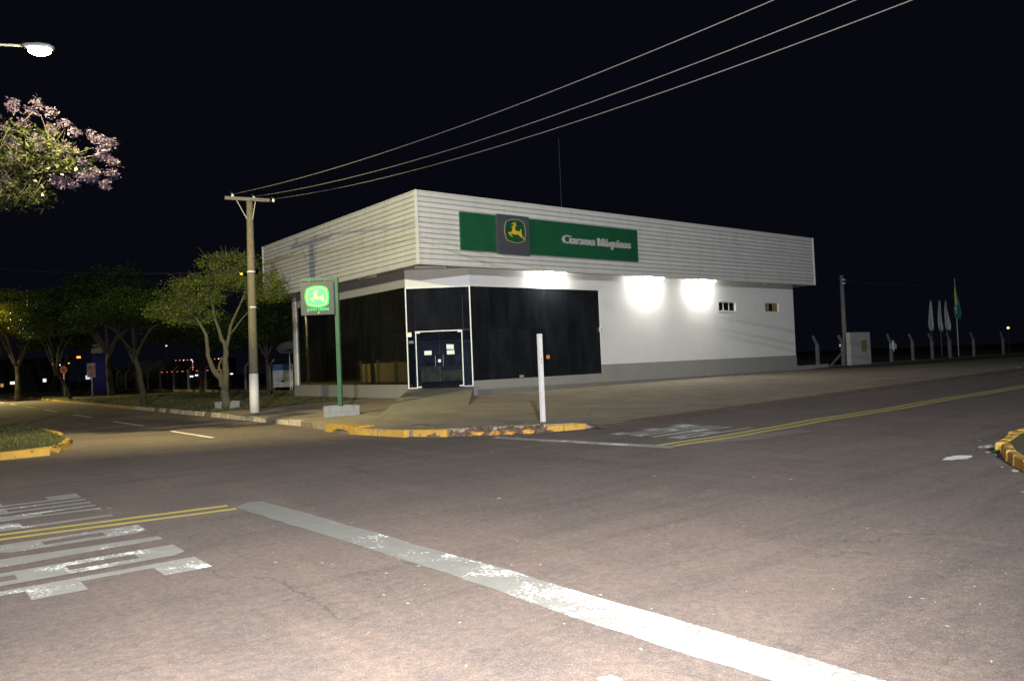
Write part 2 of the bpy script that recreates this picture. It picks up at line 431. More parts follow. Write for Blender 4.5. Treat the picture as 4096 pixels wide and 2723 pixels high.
def stone(parent, p, d, mat, top, side=1, seed=0, L=.97):
    key = (mat.name, seed % 4)
    if key not in STM:
        STM[key] = stone_mesh(seed % 4); STM[key].materials.append(mat)
    nrm = Vector((-d.y, d.x)) * side
    c = p + d * (.485 * L / .97) + nrm * .07
    o = bpy.data.objects.new('kerb_stone', STM[key]); COL.objects.link(o); o.parent = parent
    o.location = (c.x + R.uniform(-.008, .008), c.y + R.uniform(-.008, .008), top - .15 + R.uniform(-.008, .008))
    o.rotation_euler = (R.uniform(-.02, .02), R.uniform(-.012, .012), math.atan2(nrm.y, nrm.x) - math.pi/2 + R.uniform(-.015, .015))
    o.scale = (L / .97, 1, 1)
    return o
kerbA = empty('kerb', (0, 0, 0), kind='structure')
i = 0
for p, d in resample(KN[:6] + [(-6.49, -5.66)], .97) + [(a_, b_) for a_, b_ in resample([(-6.62, -7.44)] + KN[8:10], .97)]:
    i += 1
    if p.y > 55 and i % 2: pass
    if -7.4 < p.y < -5.1: continue                        # storm drain stands here
    if p.y < -9.55 and p.x < -3.95: continue              # broken stretch
    if p.y > 19.2: m = K_yold
    elif p.y > -3.9: m = K_wht
    else: m = K_yel
    if m is K_wht and R.random() < .2: m = K_gry
    stone(kerbA, p, d, m, zroad(p.x) + .165, 1, i)
for a_, b_ in (((-3.98, -11.62), (-3.62, -11.80)), ((-3.61, -11.81), (-3.08, -11.97))):
    a_, b_ = Vector(a_), Vector(b_); i += 1
    stone(kerbA, a_, (b_ - a_).normalized(), K_yel, .158, 1, i, (b_ - a_).length)
for p, d in resample([(25.2, -11.42), (60, -11.42)], 1.0):
    i += 1; stone(kerbA, p, d, K_yold if p.x > 27 else K_gry, zroad(p.x) + .13, 1, i)
kerbB = empty('kerb', (0, 0, 0), kind='structure')
for p, d, Ls in [(a_, b_, .97) for a_, b_ in resample(KI[:3], .97)] + [(a_, b_, .46) for a_, b_ in resample(KI[2:6], .46)] + [(a_, b_, .97) for a_, b_ in resample(KI[5:8], .97)]:
    i += 1
    m = K_yel if p.y < -2.7 else (K_yold if 0 < p.y < 3 else K_gry)
    h = .15 if m is not K_gry else .10
    stone(kerbB, p, d, m, h + .01, 1, i, Ls)
kerbC = empty('kerb', (0, 0, 0), kind='structure')
for p, d, Ls in [(a_, b_, .97) for a_, b_ in resample(KS[2:4], .97)] + [(a_, b_, .44) for a_, b_ in resample(KS[3:10], .44)] + [(a_, b_, .97) for a_, b_ in resample(KS[9:], .97)]:
    i += 1; stone(kerbC, p, d, K_yel if p.x < 3 else K_gry, zroad(p.x) + .150, 1, i, Ls)
# broken stretch of kerb: rubble with painted chunks
def rock(rng, r, squash=.6, sub=1):
    bm = bmesh.new(); bmesh.ops.create_icosphere(bm, subdivisions=sub, radius=r)
    for v in bm.verts:
        v.co *= rng.uniform(.7, 1.25); v.co.z *= squash
    vs = [v.co.copy() for v in bm.verts]; fs = [[v.index for v in f.verts] for f in bm.faces]; bm.free(); return vs, fs
rb = MB(); rr = random.Random(3)
bedp = resample([(-5.98, -9.7), (-5.5, -10.35), (-5.17, -10.72), (-4.7, -11.12), (-4.3, -11.4), (-3.86, -11.68)], .06); bv = []
for p, d in bedp:
    nrm = Vector((-d.y, d.x))
    for j in range(9):
        off = -.05 + j * .062; c = p + nrm * off
        bv.append((c.x + rr.uniform(-.012, .012), c.y + rr.uniform(-.012, .012), max(-.005, min(.172, off * .62)) + rr.uniform(-.018, .018) * (j > 0)))
rb.add(bv, [(q*9+j, (q+1)*9+j, (q+1)*9+j+1, q*9+j+1) for q in range(len(bedp)-1) for j in range(8)])
path = resample([(-5.95, -9.75), (-5.5, -10.35), (-5.17, -10.72), (-4.7, -11.12), (-4.3, -11.4), (-3.9, -11.65)], .028)
for p, d in path:
    nrm = Vector((-d.y, d.x)); r = rr.uniform(.02, .10); off = rr.uniform(-.04, .36)
    vs, fs = rock(rr, r)
    c = p + nrm * off; z = .01 + max(0, off) * .5 + rr.uniform(-.02, .03)
    rb.add([(c.x + v.x, c.y + v.y, z + v.z) for v in vs], fs)
M_rub = simple('rubble', (.15, .095, .07), .95, .5, 9, bmp=.02, bscale=40)
tag(rb.build('kerb_rubble', M_rub), 'crumbled stones and dirt where the corner kerb has broken away', 'rubble', kind='stuff')
for k, (x, y, L) in enumerate([(-5.22, -10.62, .34), (-4.98, -10.98, .26), (-4.72, -11.16, .24), (-4.36, -11.42, .28)]):
    vs, fs = rock(rr, 1, .5, 2)
    c = MB().add([(v.x * L * .5, v.y * .09, v.z * .13) for v in vs], fs)
    o = c.build('broken_kerb_stone', kerb_mat('kerb_chunk', (.60, .30, .045), .52), loc=(x, y, .05), rz=-.8 + k*.12)
    tag(o, ['longest painted fragment at the left end of the crumbled kerb', 'small yellow kerb fragment, second from the left in the rubble',
            'orange-yellow kerb fragment, third from the left in the rubble', 'rounded yellow kerb fragment nearest the white post'][k], 'kerb fragment', 'painted fragments of the broken kerb')
# storm drain inlet
dr = empty('storm_drain', (-6.62, -6.55, 0)); dr.rotation_euler = (0, 0, 0)
tag(dr, 'yellow kerbside storm drain with a dark arched mouth in the corner kerb', 'storm drain')
mb = MB(); prof = [(-.88, .0), (-.52, .0), (-.44, .07), (-.2, .105), (.12, .105), (.38, .07), (.46, 0), (.86, 0), (.86, .19), (.3, .22), (-.4, .22), (-.86, .185)]
tri = geometry.tessellate_polygon([[Vector((a, b, 0)) for a, b in prof]]); n = len(prof)
mb.add([(0, a, b) for a, b in prof] + [(.14, a, b) for a, b in prof], [tuple(t) for t in tri] + [tuple(n + q for q in t) for t in tri] + [(q, (q+1) % n, n+(q+1) % n, n+q) for q in range(n)])
mb.build('inlet_face', K_yel, dr)
MB().box((.141, -.86, .12), (.52, .86, .205)).build('cover_slab', K_yel, dr)
MB().box((.145, -.7, -.02), (.5, .7, .115)).build('inlet_void', M_dark, dr)
mb = MB(); mb.tube([(-5.47, -8.58, .17), (-5.47, -8.58, .197)], .22, 18)
tag(mb.build('manhole_cover', M_rust), 'small round rusty cover set in the corner pavement below the ramp', 'manhole cover')

# ------------------------------------------------------------------ road markings (each sheet 4 mm above the asphalt)
def strip(name, poly, mat, parent=None, lift=.004, step=1.2, **k):
    pts = [Vector((p[0], p[1])) for p in poly]
    n = len(pts); allp = list(pts)
    x0 = min(p.x for p in pts); x1 = max(p.x for p in pts)
    if x1 - x0 > 4:
        new = []
        for a, b in zip(pts, pts[1:] + pts[:1]):
            m = max(1, int((b - a).length / 1.5))
            new += [a + (b - a) * (q / m) for q in range(m)]
        allp = new; n = len(new)
    res = geometry.delaunay_2d_cdt(allp, [(q, (q+1) % n) for q in range(n)], [], 1, 1e-5)
    me = bpy.data.meshes.new(name); me.from_pydata([(p.x, p.y, zroad(p.x) + lift) for p in res[0]], [], [tuple(f) for f in res[2]])
    o = link(name, me, parent, mat)
    if k: tag(o, **k)
    return o
def ragged(poly, amp=.012, step=.25, rng=random.Random(5)):
    out = []; P = [Vector(p) for p in poly]
    for a, b in zip(P, P[1:] + P[:1]):
        L = (b - a).length; m = max(1, int(L / step)); nrm = Vector((-(b-a).y, (b-a).x)).normalized()
        for q in range(m):
            out.append(tuple(a + (b - a) * (q / m) + nrm * (rng.uniform(-amp, amp) if q else 0)))
    return out
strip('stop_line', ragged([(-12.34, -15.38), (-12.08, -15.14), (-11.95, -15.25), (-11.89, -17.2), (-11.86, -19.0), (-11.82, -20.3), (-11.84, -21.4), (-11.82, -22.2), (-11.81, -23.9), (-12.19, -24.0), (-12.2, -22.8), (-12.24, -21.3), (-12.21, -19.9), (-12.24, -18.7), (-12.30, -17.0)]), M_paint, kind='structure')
strip('stop_line', ragged([(-5.42, -11.6), (-5.36, -11.32), (-5.16, -11.27), (-4.90, -13.5), (-4.62, -15.9), (-4.92, -16.0), (-5.2, -13.5)]), M_paint2, kind='structure')
for off, nm in ((0, 'a'), (.30, 'b')):
    strip('centre_line', ragged([(-24, -14.88 - off), (-14.7, -14.88 - off), (-12.35, -15.12 - off*1.05), (-12.38, -15.24 - off*1.05), (-14.7, -15.0 - off), (-24, -15.0 - off)], .008), M_yel, kind='structure')
    rg = random.Random(9 + int(off*10))
    up_ = []; lo_ = []; x = -4.75
    while x < 60:
        w = .05 * math.sin(x * 1.05 + .8) * (1 if x < 8 else .6) + .02 * math.sin(x*2.7) + .02
        up_.append((x, -15.51 - off + w)); lo_.append((x, -15.67 - off + w)); x += .5
    strip('centre_line', up_ + lo_[::-1], M_yel, kind='structure')
for a, b in ((-.5, -4.34), (7.6, 3.16), (16.76, 12.15), (26.2, 22.1), (35.5, 31.5), (45, 41), (54.5, 50.5), (64, 60)):
    uc = -9.11 + .0125 * max(0, a)
    strip('lane_dash', ragged([(uc - .055, b), (uc + .055, b), (uc + .055, a), (uc - .055, a)], .006), M_dash, kind='structure')
# the painted word PARE ("stop"): once in each lane of the near arm, once on the far arm
def word(parent, origin, rd, ad, L, wL, gap, st, mat, skew=0):
    """rd: reader's right, ad: reader's up (away). letters P A R E; each letter polygon in (x right, y up)"""
    rd = Vector(rd); ad = Vector(ad); O = Vector(origin)
    H = L; w = wL; b = .17 * H
    m0, m1 = .41 * H, .41 * H + b
    def E(x): return [[(x, 0), (x+w, 0), (x+w, b), (x+st, b), (x+st, m0), (x+w*.95, m0), (x+w*.95, m1), (x+st, m1), (x+st, H-b), (x+w, H-b), (x+w, H), (x, H)]]
    def P_(x): return [[(x, 0), (x+st, 0), (x+st, m0), (x+w*.8, m0), (x+w, m0+.1), (x+w, H-.12), (x+w*.8, H), (x, H)], 'hole', (x+st, m1, x+w-st, H-b)]
    def R_(x): return [[(x, 0), (x+st, 0), (x+st, m0), (x+w-st, m0), (x+w-st, 0), (x+w, 0), (x+w, H-.12), (x+w*.8, H), (x, H)], 'hole', (x+st, m1, x+w-st, H-b)]
    def A_(x):
        c = x + w/2
        return [[(x, 0), (x+st, 0), (x+st+.05*w, H*.28), (x+w-st-.05*w, H*.28), (x+w-st, 0), (x+w, 0), (c+st*.62, H), (c-st*.62, H)]]
    for q, fn in enumerate((P_, A_, R_, E)):
        x = q * (w + gap); g_ = fn(x); poly = g_[0]
        polys = [poly]
        if len(g_) == 3:                                      # outline minus the counter: split into simple pieces
            hx0, hy0, hx1, hy1 = g_[2]
            base = [pp for pp in poly]
            polys = []
            low = [pp for pp in poly if pp[1] <= m0 + .11]
            if fn is P_: polys.append([(x, 0), (x+st, 0), (x+st, m0), (x, m0)])
            else: polys += [[(x, 0), (x+st, 0), (x+st, m0), (x, m0)], [(x+w-st, 0), (x+w, 0), (x+w, m0), (x+w-st, m0)]]
            polys += [[(x, m0), (x+w*.8 if fn is P_ else x+w, m0), (x+w, m0+.1), (x+w, hy0), (x, hy0)],
                      [(x, hy0), (hx0, hy0), (hx0, hy1), (x, hy1)], [(hx1, hy0), (x+w, hy0), (x+w, hy1), (hx1, hy1)],
                      [(x, hy1), (x+w, hy1), (x+w, H-.12), (x+w*.8, H), (x, H)]]
        V = []; F = []
        for pl in polys:
            k = len(V)
            wp = [O + rd * (a + skew * bb) + ad * bb for a, bb in pl]
            tri = geometry.tessellate_polygon([[Vector((p.x, p.y, 0)) for p in wp]])
            V += [(p.x, p.y, zroad(p.x) + .004) for p in wp]; F += [tuple(k + i_ for i_ in t) for t in tri]
        me = bpy.data.meshes.new('painted_letter'); me.from_pydata(V, [], F); me.update()
        bm = bmesh.new(); bm.from_mesh(me); bmesh.ops.remove_doubles(bm, verts=bm.verts, dist=.0005); bmesh.ops.recalc_face_normals(bm, faces=bm.faces)
        for f in bm.faces:
            if f.normal.z < 0: f.normal_flip()
        bm.to_mesh(me); bm.free()
        link('painted_letter', me, parent, mat)
w1 = empty('painted_word', kind='structure'); word(w1, (-15.75, -15.58), (0, -1), (1, 0), 2.25, .50, .20, .15, M_paint2)
w2 = empty('painted_word', kind='structure'); word(w2, (-13.56, -14.72), (0, 1), (-1, 0), 2.25, .50, .17, .15, M_paint2)
w3 = empty('painted_word', kind='structure'); word(w3, (-1.38, -15.30), (0, 1), (-1, 0), 2.3, .42, .10, .13, M_paint2, .03)
strip('old_paint_patch', ragged([(-4.3, -15.95), (-3.1, -16.55), (-1.5, -16.75), (-1.3, -16.3), (-2.9, -16.0)], .03), M_patch, lift=.004, kind='structure')
# a strip of red dirt along the flush edge of the street
M_dirt = simple('red_dirt', (.12, .078, .056), .95, .45, 3, bmp=.02, bscale=20)
dl = []
up_ = []; lo_ = []; x = -3.0; rg = random.Random(2)
while x < 26:
    e = -11.95 if x < 1 else (-11.95 + (x-1) * .02 if x < 20 else -11.55)
    up_.append((x, e + .03)); lo_.append((x, e - .16 - rg.uniform(0, .22))); x += .4
nn = len(up_); GV = [(x, y + .10, max(zroad(x) + .012, zblock(x, y + .10) + .030)) for x, y in up_] + [(x, y + .04, zroad(x) + .035) for x, y in lo_] + [(x, y - .12, zroad(x) + .005) for x, y in lo_]
me = bpy.data.meshes.new('gutter_dirt'); me.from_pydata(GV, [], [(q + k*nn, q + 1 + k*nn, q + 1 + (k+1)*nn, q + (k+1)*nn) for q in range(nn - 1) for k in (0, 1)]); me.update(); tag(link('gutter_dirt', me, None, M_dirt), kind='structure')

# ------------------------------------------------------------------ showroom building
bld = empty('showroom_building', (0, 0, 0))
tag(bld, 'white flat-roofed showroom with slatted fascia, tinted glass front and chamfered corner entrance', 'building')
ZT, ZB, GT, GB, EB, PT = 8.27, 5.50, 4.88, .93, .71, 1.34
LR, LL = 27.68, 15.5
WV = 1.2; WU = 1.08; C1 = 3.2; C2 = 2.82; UG = 10.7; UE = 27.2
WALLTOP = 5.62
A = Vector((C1, WV)); B = Vector((WU, C2)); CH = (B - A); CHL = CH.length; cdir = CH.normalized(); cnrm = Vector((-cdir.y, cdir.x))
if cnrm.dot(Vector((-1, -1))) < 0: cnrm = -cnrm
def cp(s, z, out=0.):                                       # point on the entrance plane
    q = A + cdir * s + cnrm * out; return Vector((q.x, q.y, z))
# walls (thickness .2 inward)
def wallbox(name, a, b, m): return MB().box(a, b).build(name, m, bld)
wallbox('wall', (UG, WV, PT + .003), (UE, WV + .2, WALLTOP), M_wall)
# cut the two small windows: rebuild that wall from pieces with real openings
o = bpy.data.objects['wall']; bpy.data.objects.remove(o)
wins = [(19.87, 21.43, 3.96, 4.47), (24.24, 25.63, 3.96, 4.46)]
mb = MB(); z0, z1 = PT + .003, WALLTOP
xs = [UG, wins[0][0], wins[0][1], wins[1][0], wins[1][1], UE]
V = []; 
mb = MB()
mb.box((UG, WV, z0), (wins[0][0], WV+.2, z1)); mb.box((wins[0][1], WV, z0), (wins[1][0], WV+.2, z1)); mb.box((wins[1][1], WV, z0), (UE, WV+.2, z1))
for a, b, c, d in wins: mb.box((a, WV, z0), (b, WV+.2, c)); mb.box((a, WV, d), (b, WV+.2, z1))
me = mb.mesh('wall'); bm = bmesh.new(); bm.from_mesh(me); bmesh.ops.remove_doubles(bm, verts=bm.verts, dist=1e-4)
bm.to_mesh(me); bm.free(); link('wall', me, bld, M_wall)
MB().box((UG + .01, WV - .03, -.3), (UE + .02, WV + .2, PT)).build('plinth', M_plinth, bld)
mb = MB(); mb.add([(UG - 7.3, WV-.055, .2), (UE+.03, WV-.055, .2), (UE+.03, WV-.055, .46), (UG-7.3, WV-.055, .56),
                   (UG - 7.3, WV-.02, .2), (UE+.03, WV-.02, .2), (UE+.03, WV-.02, .46), (UG-7.3, WV-.02, .56)],
                  [(0,1,2,3),(4,7,6,5),(3,2,6,7),(0,4,5,1),(0,3,7,4),(1,5,6,2)])
mb.build('footing_strip', M_foot, bld)
MB().box((C1 + .005, WV - .012, -.3), (UG + .008, WV + .2, GB)).build('plinth', M_plinth, bld)
MB().box((C1 + .004, WV, GT), (UG, WV + .2, WALLTOP)).build('wall_band', M_wall, bld)
MB().box((WU - .012, C2 + .005, -.3), (WU + .2, 14.25, .88)).build('plinth', M_plinth, bld)
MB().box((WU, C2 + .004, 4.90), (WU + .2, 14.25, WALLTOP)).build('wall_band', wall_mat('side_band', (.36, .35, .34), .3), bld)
MB().box((WU - .05, 13.92, .881), (WU + .2, 14.22, 5.58)).build('corner_pillar', M_trim, bld)
MB().box((UE - .2, WV + .201, -.3), (UE, 15.0, WALLTOP)).build('end_wall', M_wall, bld)
MB().box((WU, 14.26, -.3), (UE - .201, 14.46, WALLTOP)).build('back_wall', M_plinth, bld)
mb = MB().prism([tuple(A + cnrm*0), tuple(B), tuple(B - cnrm*.2), tuple(A - cnrm*.2)], GT - .01, WALLTOP); mb.build('entrance_band', M_wall, bld)
MB().prism([tuple(A), tuple(B), tuple(B - cnrm*.2), tuple(A - cnrm*.2)], -.3, EB - .03).build('entrance_step', M_plinth, bld)
# soffit, roof
MB().box((.12, .12, 5.60), (LR - .06, 15.3, 5.66)).build('soffit', M_soffit, bld)
MB().box((.2, .2, 7.7), (LR - .2, 15.2, 7.8)).build('roof', simple('roof_sheet', (.3, .3, .3), .7), bld)
# dark inside so the openings do not look through
MB().box((WU + .4, 5, .3), (UE - .5, 14, 5.4)).build('interior_core', M_dark, bld)
# fascia: backing, slats, trims
NS = 14; SH = (ZT - ZB) / NS
MB().box((.054, .054, ZB + .02), (LR - .054, .11, ZT - .02)).build('fascia_backing', M_slatback, bld)
MB().box((.054, .112, ZB + .02), (.11, LL, ZT - .02)).build('fascia_backing', M_slatback, bld)
MB().box((LR - .11, .112, ZB + .02), (LR - .054, LL, ZT - .02)).build('fascia_backing', M_slatback, bld)
def slatprof(z):            # (out, z) profile, out measured inward from the face
    return [(.0, z + .016), (.0, z + SH - .044), (.036, z + SH - .010), (.056, z + SH - .010), (.056, z + .002), (.030, z + .002)]
for k in range(NS):
    pr = slatprof(ZB + k*SH); n = len(pr)
    for side in range(3):
        mb = MB()
        if side == 0: P0 = [(.035, o_ - .005, z) for o_, z in pr]; P1 = [(LR - .035, o_ - .005, z) for o_, z in pr]
        elif side == 1: P0 = [(o_ - .005, .035, z) for o_, z in pr]; P1 = [(o_ - .005, LL - .03, z) for o_, z in pr]
        else: P0 = [(LR - o_ + .005, .035, z) for o_, z in pr]; P1 = [(LR - o_ + .005, LL - .03, z) for o_, z in pr]
        mb.add(P0 + P1, [(q, (q+1) % n, n+(q+1) % n, n+q) for q in range(n)] + [tuple(range(n)), tuple(range(2*n-1, n-1, -1))])
        mb.build('fascia_slat', M_slat, bld)
for (x, y) in ((-.03, -.03), (LR - .06, -.03), (-.03, LL - .06)):
    MB().box((x, y, ZB - .03), (x + .09, y + .09, ZT + .02)).build('fascia_corner_trim', M_trim, bld)
MB().box((.061, -.025, ZT - .012), (LR - .061, .13, ZT + .016)).build('fascia_cap', M_trim, bld)
MB().box((-.025, .061, ZT - .012), (.13, LL - .061, ZT + .016)).build('fascia_cap', M_trim, bld)
MB().box((.061, -.022, ZB - .028), (LR - .061, .12, ZB - .004)).build('fascia_bottom_trim', M_trim, bld)
MB().box((-.022, .061, ZB - .028), (.12, LL - .061, ZB - .004)).build('fascia_bottom_trim', M_trim, bld)
# tinted panes, long facade: 7 columns x 2 rows
ux = [C1 + .03, 4.16, 5.29, 6.36, 7.35, 8.6, 9.65, UG - .005]
MB().box((C1 + .02, WV + .09, GB + .001), (UG - .002, WV + .14, GT - .001)).build('glass_backing', M_dark, bld)
for a, b in zip(ux[:-1], ux[1:]):
    for c, d in ((GB + .004, 3.07), (3.085, GT - .004)):
        MB().box((a + .006, WV + .03, c), (b - .006, WV + .045, d)).build('glass_pane', M_glassR, bld)
for a in ux[1:-1]: MB().box((a - .0055, WV + .034, GB + .004), (a + .0055, WV + .05, GT - .004)).build('glass_joint', M_signk, bld)
MB().box((C1 + .01, WV - .005, GT - .03), (UG, WV + .02, GT - .002)).build('glass_head_trim', M_trim, bld)
vy = [C2 + .03, 4.0, 5.2, 6.4, 7.6, 8.8, 10.0, 11.2, 12.4, 13.9]
MB().box((WU + .09, C2 + .02, .885), (WU + .14, 13.91, 4.895)).build('glass_backing', M_dark, bld)
for a, b in zip(vy[:-1], vy[1:]):
    for c, d in ((.885, 3.07), (3.085, 4.896)):
        MB().box((WU + .03, a + .006, c), (WU + .045, b - .006, d)).build('glass_pane', M_glassL, bld)
# entrance: frames, panes, double door
def ebar(parent, name, s0, s1, z0, z1, o0, o1, m):
    return MB().prism([tuple(cp(s0, 0, o0).xy), tuple(cp(s1, 0, o0).xy), tuple(cp(s1, 0, o1).xy), tuple(cp(s0, 0, o1).xy)], z0, z1).build(name, m, parent)
W_ = CHL
ebar(bld, 'entrance_backing', -.6, W_ + .6, EB, GT - .02, -2.6, -2.56, M_plinth)
ebar(bld, 'entrance_side', -.03, .02, EB, GT - .02, -2.5, -.05, M_dark); ebar(bld, 'entrance_side', W_ - .02, W_ + .03, EB, GT - .02, -2.5, -.05, M_dark)
ebar(bld, 'entrance_ceiling', .03, W_ - .03, GT - .1, GT - .06, -2.5, -.05, M_dark)
ebar(bld, 'entrance_floor', -.02, W_ + .02, EB - .1, EB - .035, -2.5, -.21, M_plinth)
M_ctr = simple('counter_ochre', (.50, .38, .15), .6, .2, 2)
cn = empty('reception_counter'); tag(cn, 'ochre reception counter with a lower right half, seen through the glass doors', 'counter')
ebar(cn, 'counter_front', 1.37, 2.2, EB + .24, 1.60, -.95, -.7, M_ctr); ebar(cn, 'counter_front', .42, 1.36, EB + .24, 1.42, -.95, -.7, M_ctr)
ebar(cn, 'counter_top', 1.34, 2.23, 1.602, 1.635, -1.0, -.66, M_foot); ebar(cn, 'counter_top', .39, 1.335, 1.422, 1.452, -1.0, -.66, M_foot)
ebar(cn, 'counter_base', .45, 2.15, EB - .03, EB + .238, -.93, -.74, M_dark)
ebar(bld, 'entrance_frame', -.01, .035, EB, GT - .012, -.03, .035, M_frame)
ebar(bld, 'entrance_frame', W_ - .035, W_ + .01, EB, GT - .012, -.03, .035, M_frame)
ebar(bld, 'entrance_frame', .036, W_ - .036, GT - .05, GT - .012, -.03, .03, M_frame)
ebar(bld, 'entrance_frame', .036, .375, EB, EB + .035, -.03, .03, M_frame)
ebar(bld, 'entrance_frame', 2.315, W_ - .036, EB, EB + .035, -.03, .03, M_frame)
for s0, s1, z0_, z1_ in ((.04, .372, EB + .04, 3.03), (2.32, W_ - .04, EB + .04, 3.03)):
    ebar(bld, 'glass_pane', s0, s1, z0_, z1_, -.01, .003, M_glassT)
for s0, s1, z0_, z1_ in ((.04, .32, 3.085, GT - .055), (.33, 2.30, 3.085, GT - .055), (2.31, W_ - .04, 3.085, GT - .055)):
    ebar(bld, 'glass_pane', s0, s1, z0_, z1_, -.01, .003, M_glassD)
ebar(bld, 'door_frame', .376, .414, EB, 3.06, -.03, .035, M_frame)
ebar(bld, 'door_frame', 2.276, 2.314, EB, 3.06, -.03, .035, M_frame)
ebar(bld, 'door_frame', .415, 2.275, 3.022, 3.06, -.03, .033, M_frame)
for s0, s1, hs in ((.42, 1.342, 1.2), (1.348, 2.27, 1.52)):
    d = ebar(bld, 'glass_door', s0, s1, EB + .02, 3.018, -.012, .001, M_glassT)
    MB().tube([cp(hs, 1.58, .055), cp(hs, 2.05, .055)], .016, 8).build('handle', M_steel, d)
    e = .42 if s0 < 1 else 2.12
    ebar(d, 'hinge_plate', e, e + .15, EB + .022, EB + .07, .002, .014, M_frame)
    ebar(d, 'hinge_plate', e, e + .15, 2.97, 3.015, .002, .014, M_frame)
l = ebar(bld, 'door_lock', 1.30, 1.41, 1.75, 1.87, .003, .022, M_frame)
# windows
for a, b, c, d in wins:
    f = empty('window', (0, 0, 0)); f.parent = bld
    mb = MB(); mb.box((a, WV+.09, c), (a+.04, WV+.14, d)).box((b-.04, WV+.09, c), (b, WV+.14, d)).box((a+.041, WV+.09, c), (b-.041, WV+.14, c+.035)).box((a+.041, WV+.09, d-.035), (b-.041, WV+.14, d))
    for k in (1, 2): xx = a + (b-a)*k/3; mb.box((xx-.018, WV+.091, c+.036), (xx+.018, WV+.139, d-.036))
    mb.build('frame', M_frame if a < 22 else simple('old_yellow_frame', (.32, .27, .12), .7), f)
    for k in range(3):
        p0 = a + (b-a)*k/3 + .03; p1 = a + (b-a)*(k+1)/3 - .03
        m = M_glassR if (a < 22 or k == 1) else simple('frosted_yellow_pane', (.20, .17, .07), .35, .3, 8)
        MB().box((p0, WV+.11, c+.037), (p1, WV+.118, d-.037)).build('pane', m, f)
    MB().box((a - .03, WV - .03, c - .04), (b + .03, WV + .12, c - .001)).build('sill', M_wall, f)
    MB().box((a, WV+.15, c), (b, WV+.19, d)).build('backing', M_dark, f)
# rear annex visible past the end of the long facade
MB().box((UE + .01, 5.2, -.3), (UE + 1.1, 12, 4.3)).build('rear_annex', wall_mat('annex_wall', (.20, .20, .22), .4), bld)
MB().tube([(UE + .12, 2.2, .3), (UE + .12, 2.2, 5.0), (UE + .05, 2.0, 5.4)], .06, 8).build('downpipe', M_plinth, bld)
# small round sensor lamp under the fascia
mb = MB(); vs, fs = rock(random.Random(1), .001); 
mb.tube([(23.33, .55, 5.595), (23.33, .55, 5.56), (23.33, .55, 5.50), (23.33, .55, 5.47)], [.05, .10, .10, .04], 12)
o = mb.build('round_ceiling_lamp', M_porc, smooth=True); tag(o, 'small unlit round lamp under the soffit above the two small windows', 'lamp')
# ramp
rl0 = Vector((-4.75, -5.05)); rr0 = Vector((-1.35, -4.75)); a2 = A + cnrm*.03; b2 = B + cnrm*.03
zt = EB - .02
mid = A + cnrm * 5.9 + cdir * -.0
P = [(a2.x, a2.y, zt), (b2.x, b2.y, zt), (rl0.x, rl0.y, zblock(*rl0) + .02), (mid.x, mid.y, zblock(*mid) + .045)]
mb = MB(); mb.add(P + [(q[0], q[1], -.1) for q in P], [(0, 1, 2, 3), (7, 6, 5, 4), (0, 4, 5, 1), (1, 5, 6, 2), (2, 6, 7, 3), (3, 7, 4, 0)])
o = mb.build('entrance_ramp', M_ramp); tag(o, 'concrete wedge ramp rising to the corner glass doors', 'ramp')

# ------------------------------------------------------------------ soffit lamps
def tube_lamp(x, y, z, L, ang, lit, label):
    e = empty('tube_lamp', (x, y, z), ang); tag(e, label, 'lamp', 'tube lamps under the roof edge')
    MB().box((-L/2, -.045, .03), (L/2, .045, .065)).build('lamp_housing', M_frame, e)
    for s in (-1, 1): MB().box((s*L/2 - .02, -.03, -.03), (s*L/2 + .02, .03, .03)).build('lamp_holder', M_frame, e)
    MB().tube([(-L/2 + .022, 0, -.005), (L/2 - .022, 0, -.005)], .02, 12).build('tube', M_tubeon if lit else M_porc, e, True)
    MB().tube([(-L/2 + .05, 0, .05), (-L/2 + .05, .05, .1)], .008, 6).build('bracket', M_steel, e)
    MB().tube([(L/2 - .05, 0, .05), (L/2 - .05, .05, .1)], .008, 6).build('bracket', M_steel, e)
M_tubeon = emit('tube_glow', (1.0, .97, .88), 560)
tube_lamp(7.45, .62, 5.50, 1.25, -.03, True, 'lit tube lamp above the dark shop window, nearest the entrance')
tube_lamp(13.95, .62, 5.50, 1.5, -.02, True, 'lit tube lamp over the white wall just right of the dark shop window')
tube_lamp(18.2, .62, 5.50, 1.4, -.02, True, 'lit tube lamp farthest right, left of the small windows')
tube_lamp(1.25, 1.1, 5.50, 1.25, -.28, False, 'unlit tube lamp under the roof corner above the entrance')
tube_lamp(.48, 4.9, 5.50, 1.25, math.pi/2 + .1, False, 'unlit tube lamp under the side roof edge behind the pylon sign')

# ------------------------------------------------------------------ small things fixed to the glass
def sheet_on_door(s0, s1, z0, z1, m, name, label, cat, skew=0., out=.006):
    pts = [cp(s0, z0, out), cp(s1, z0 + skew, out), cp(s1, z1 + skew, out), cp(s0, z1, out)]
    mb = MB(); back = [p - Vector((cnrm.x, cnrm.y, 0)) * .002 for p in pts]
    mb.add(pts + back, [(0,1,2,3),(7,6,5,4),(0,4,5,1),(1,5,6,2),(2,6,7,3),(3,7,4,0)])
    return tag(mb.build(name, m), label, cat)
sheet_on_door(1.67, 1.97, 2.07, 2.24, M_paper, 'paper_notice', 'white notice taped alone on the left glass door', 'notice')
sheet_on_door(.75, 1.05, 2.265, 2.46, M_paper, 'paper_notice', 'crooked upper notice of the pair on the right glass door', 'notice', .02)
sheet_on_door(.73, 1.04, 2.06, 2.23, M_paper, 'paper_notice', 'straight lower notice of the pair on the right glass door', 'notice')
sheet_on_door(2.40, 2.61, 2.57, 2.68, simple('dim_blue_plate', (.03, .07, .09), .4), 'blue_plate', 'small dim blue plate on the left side pane of the entrance', 'plate')
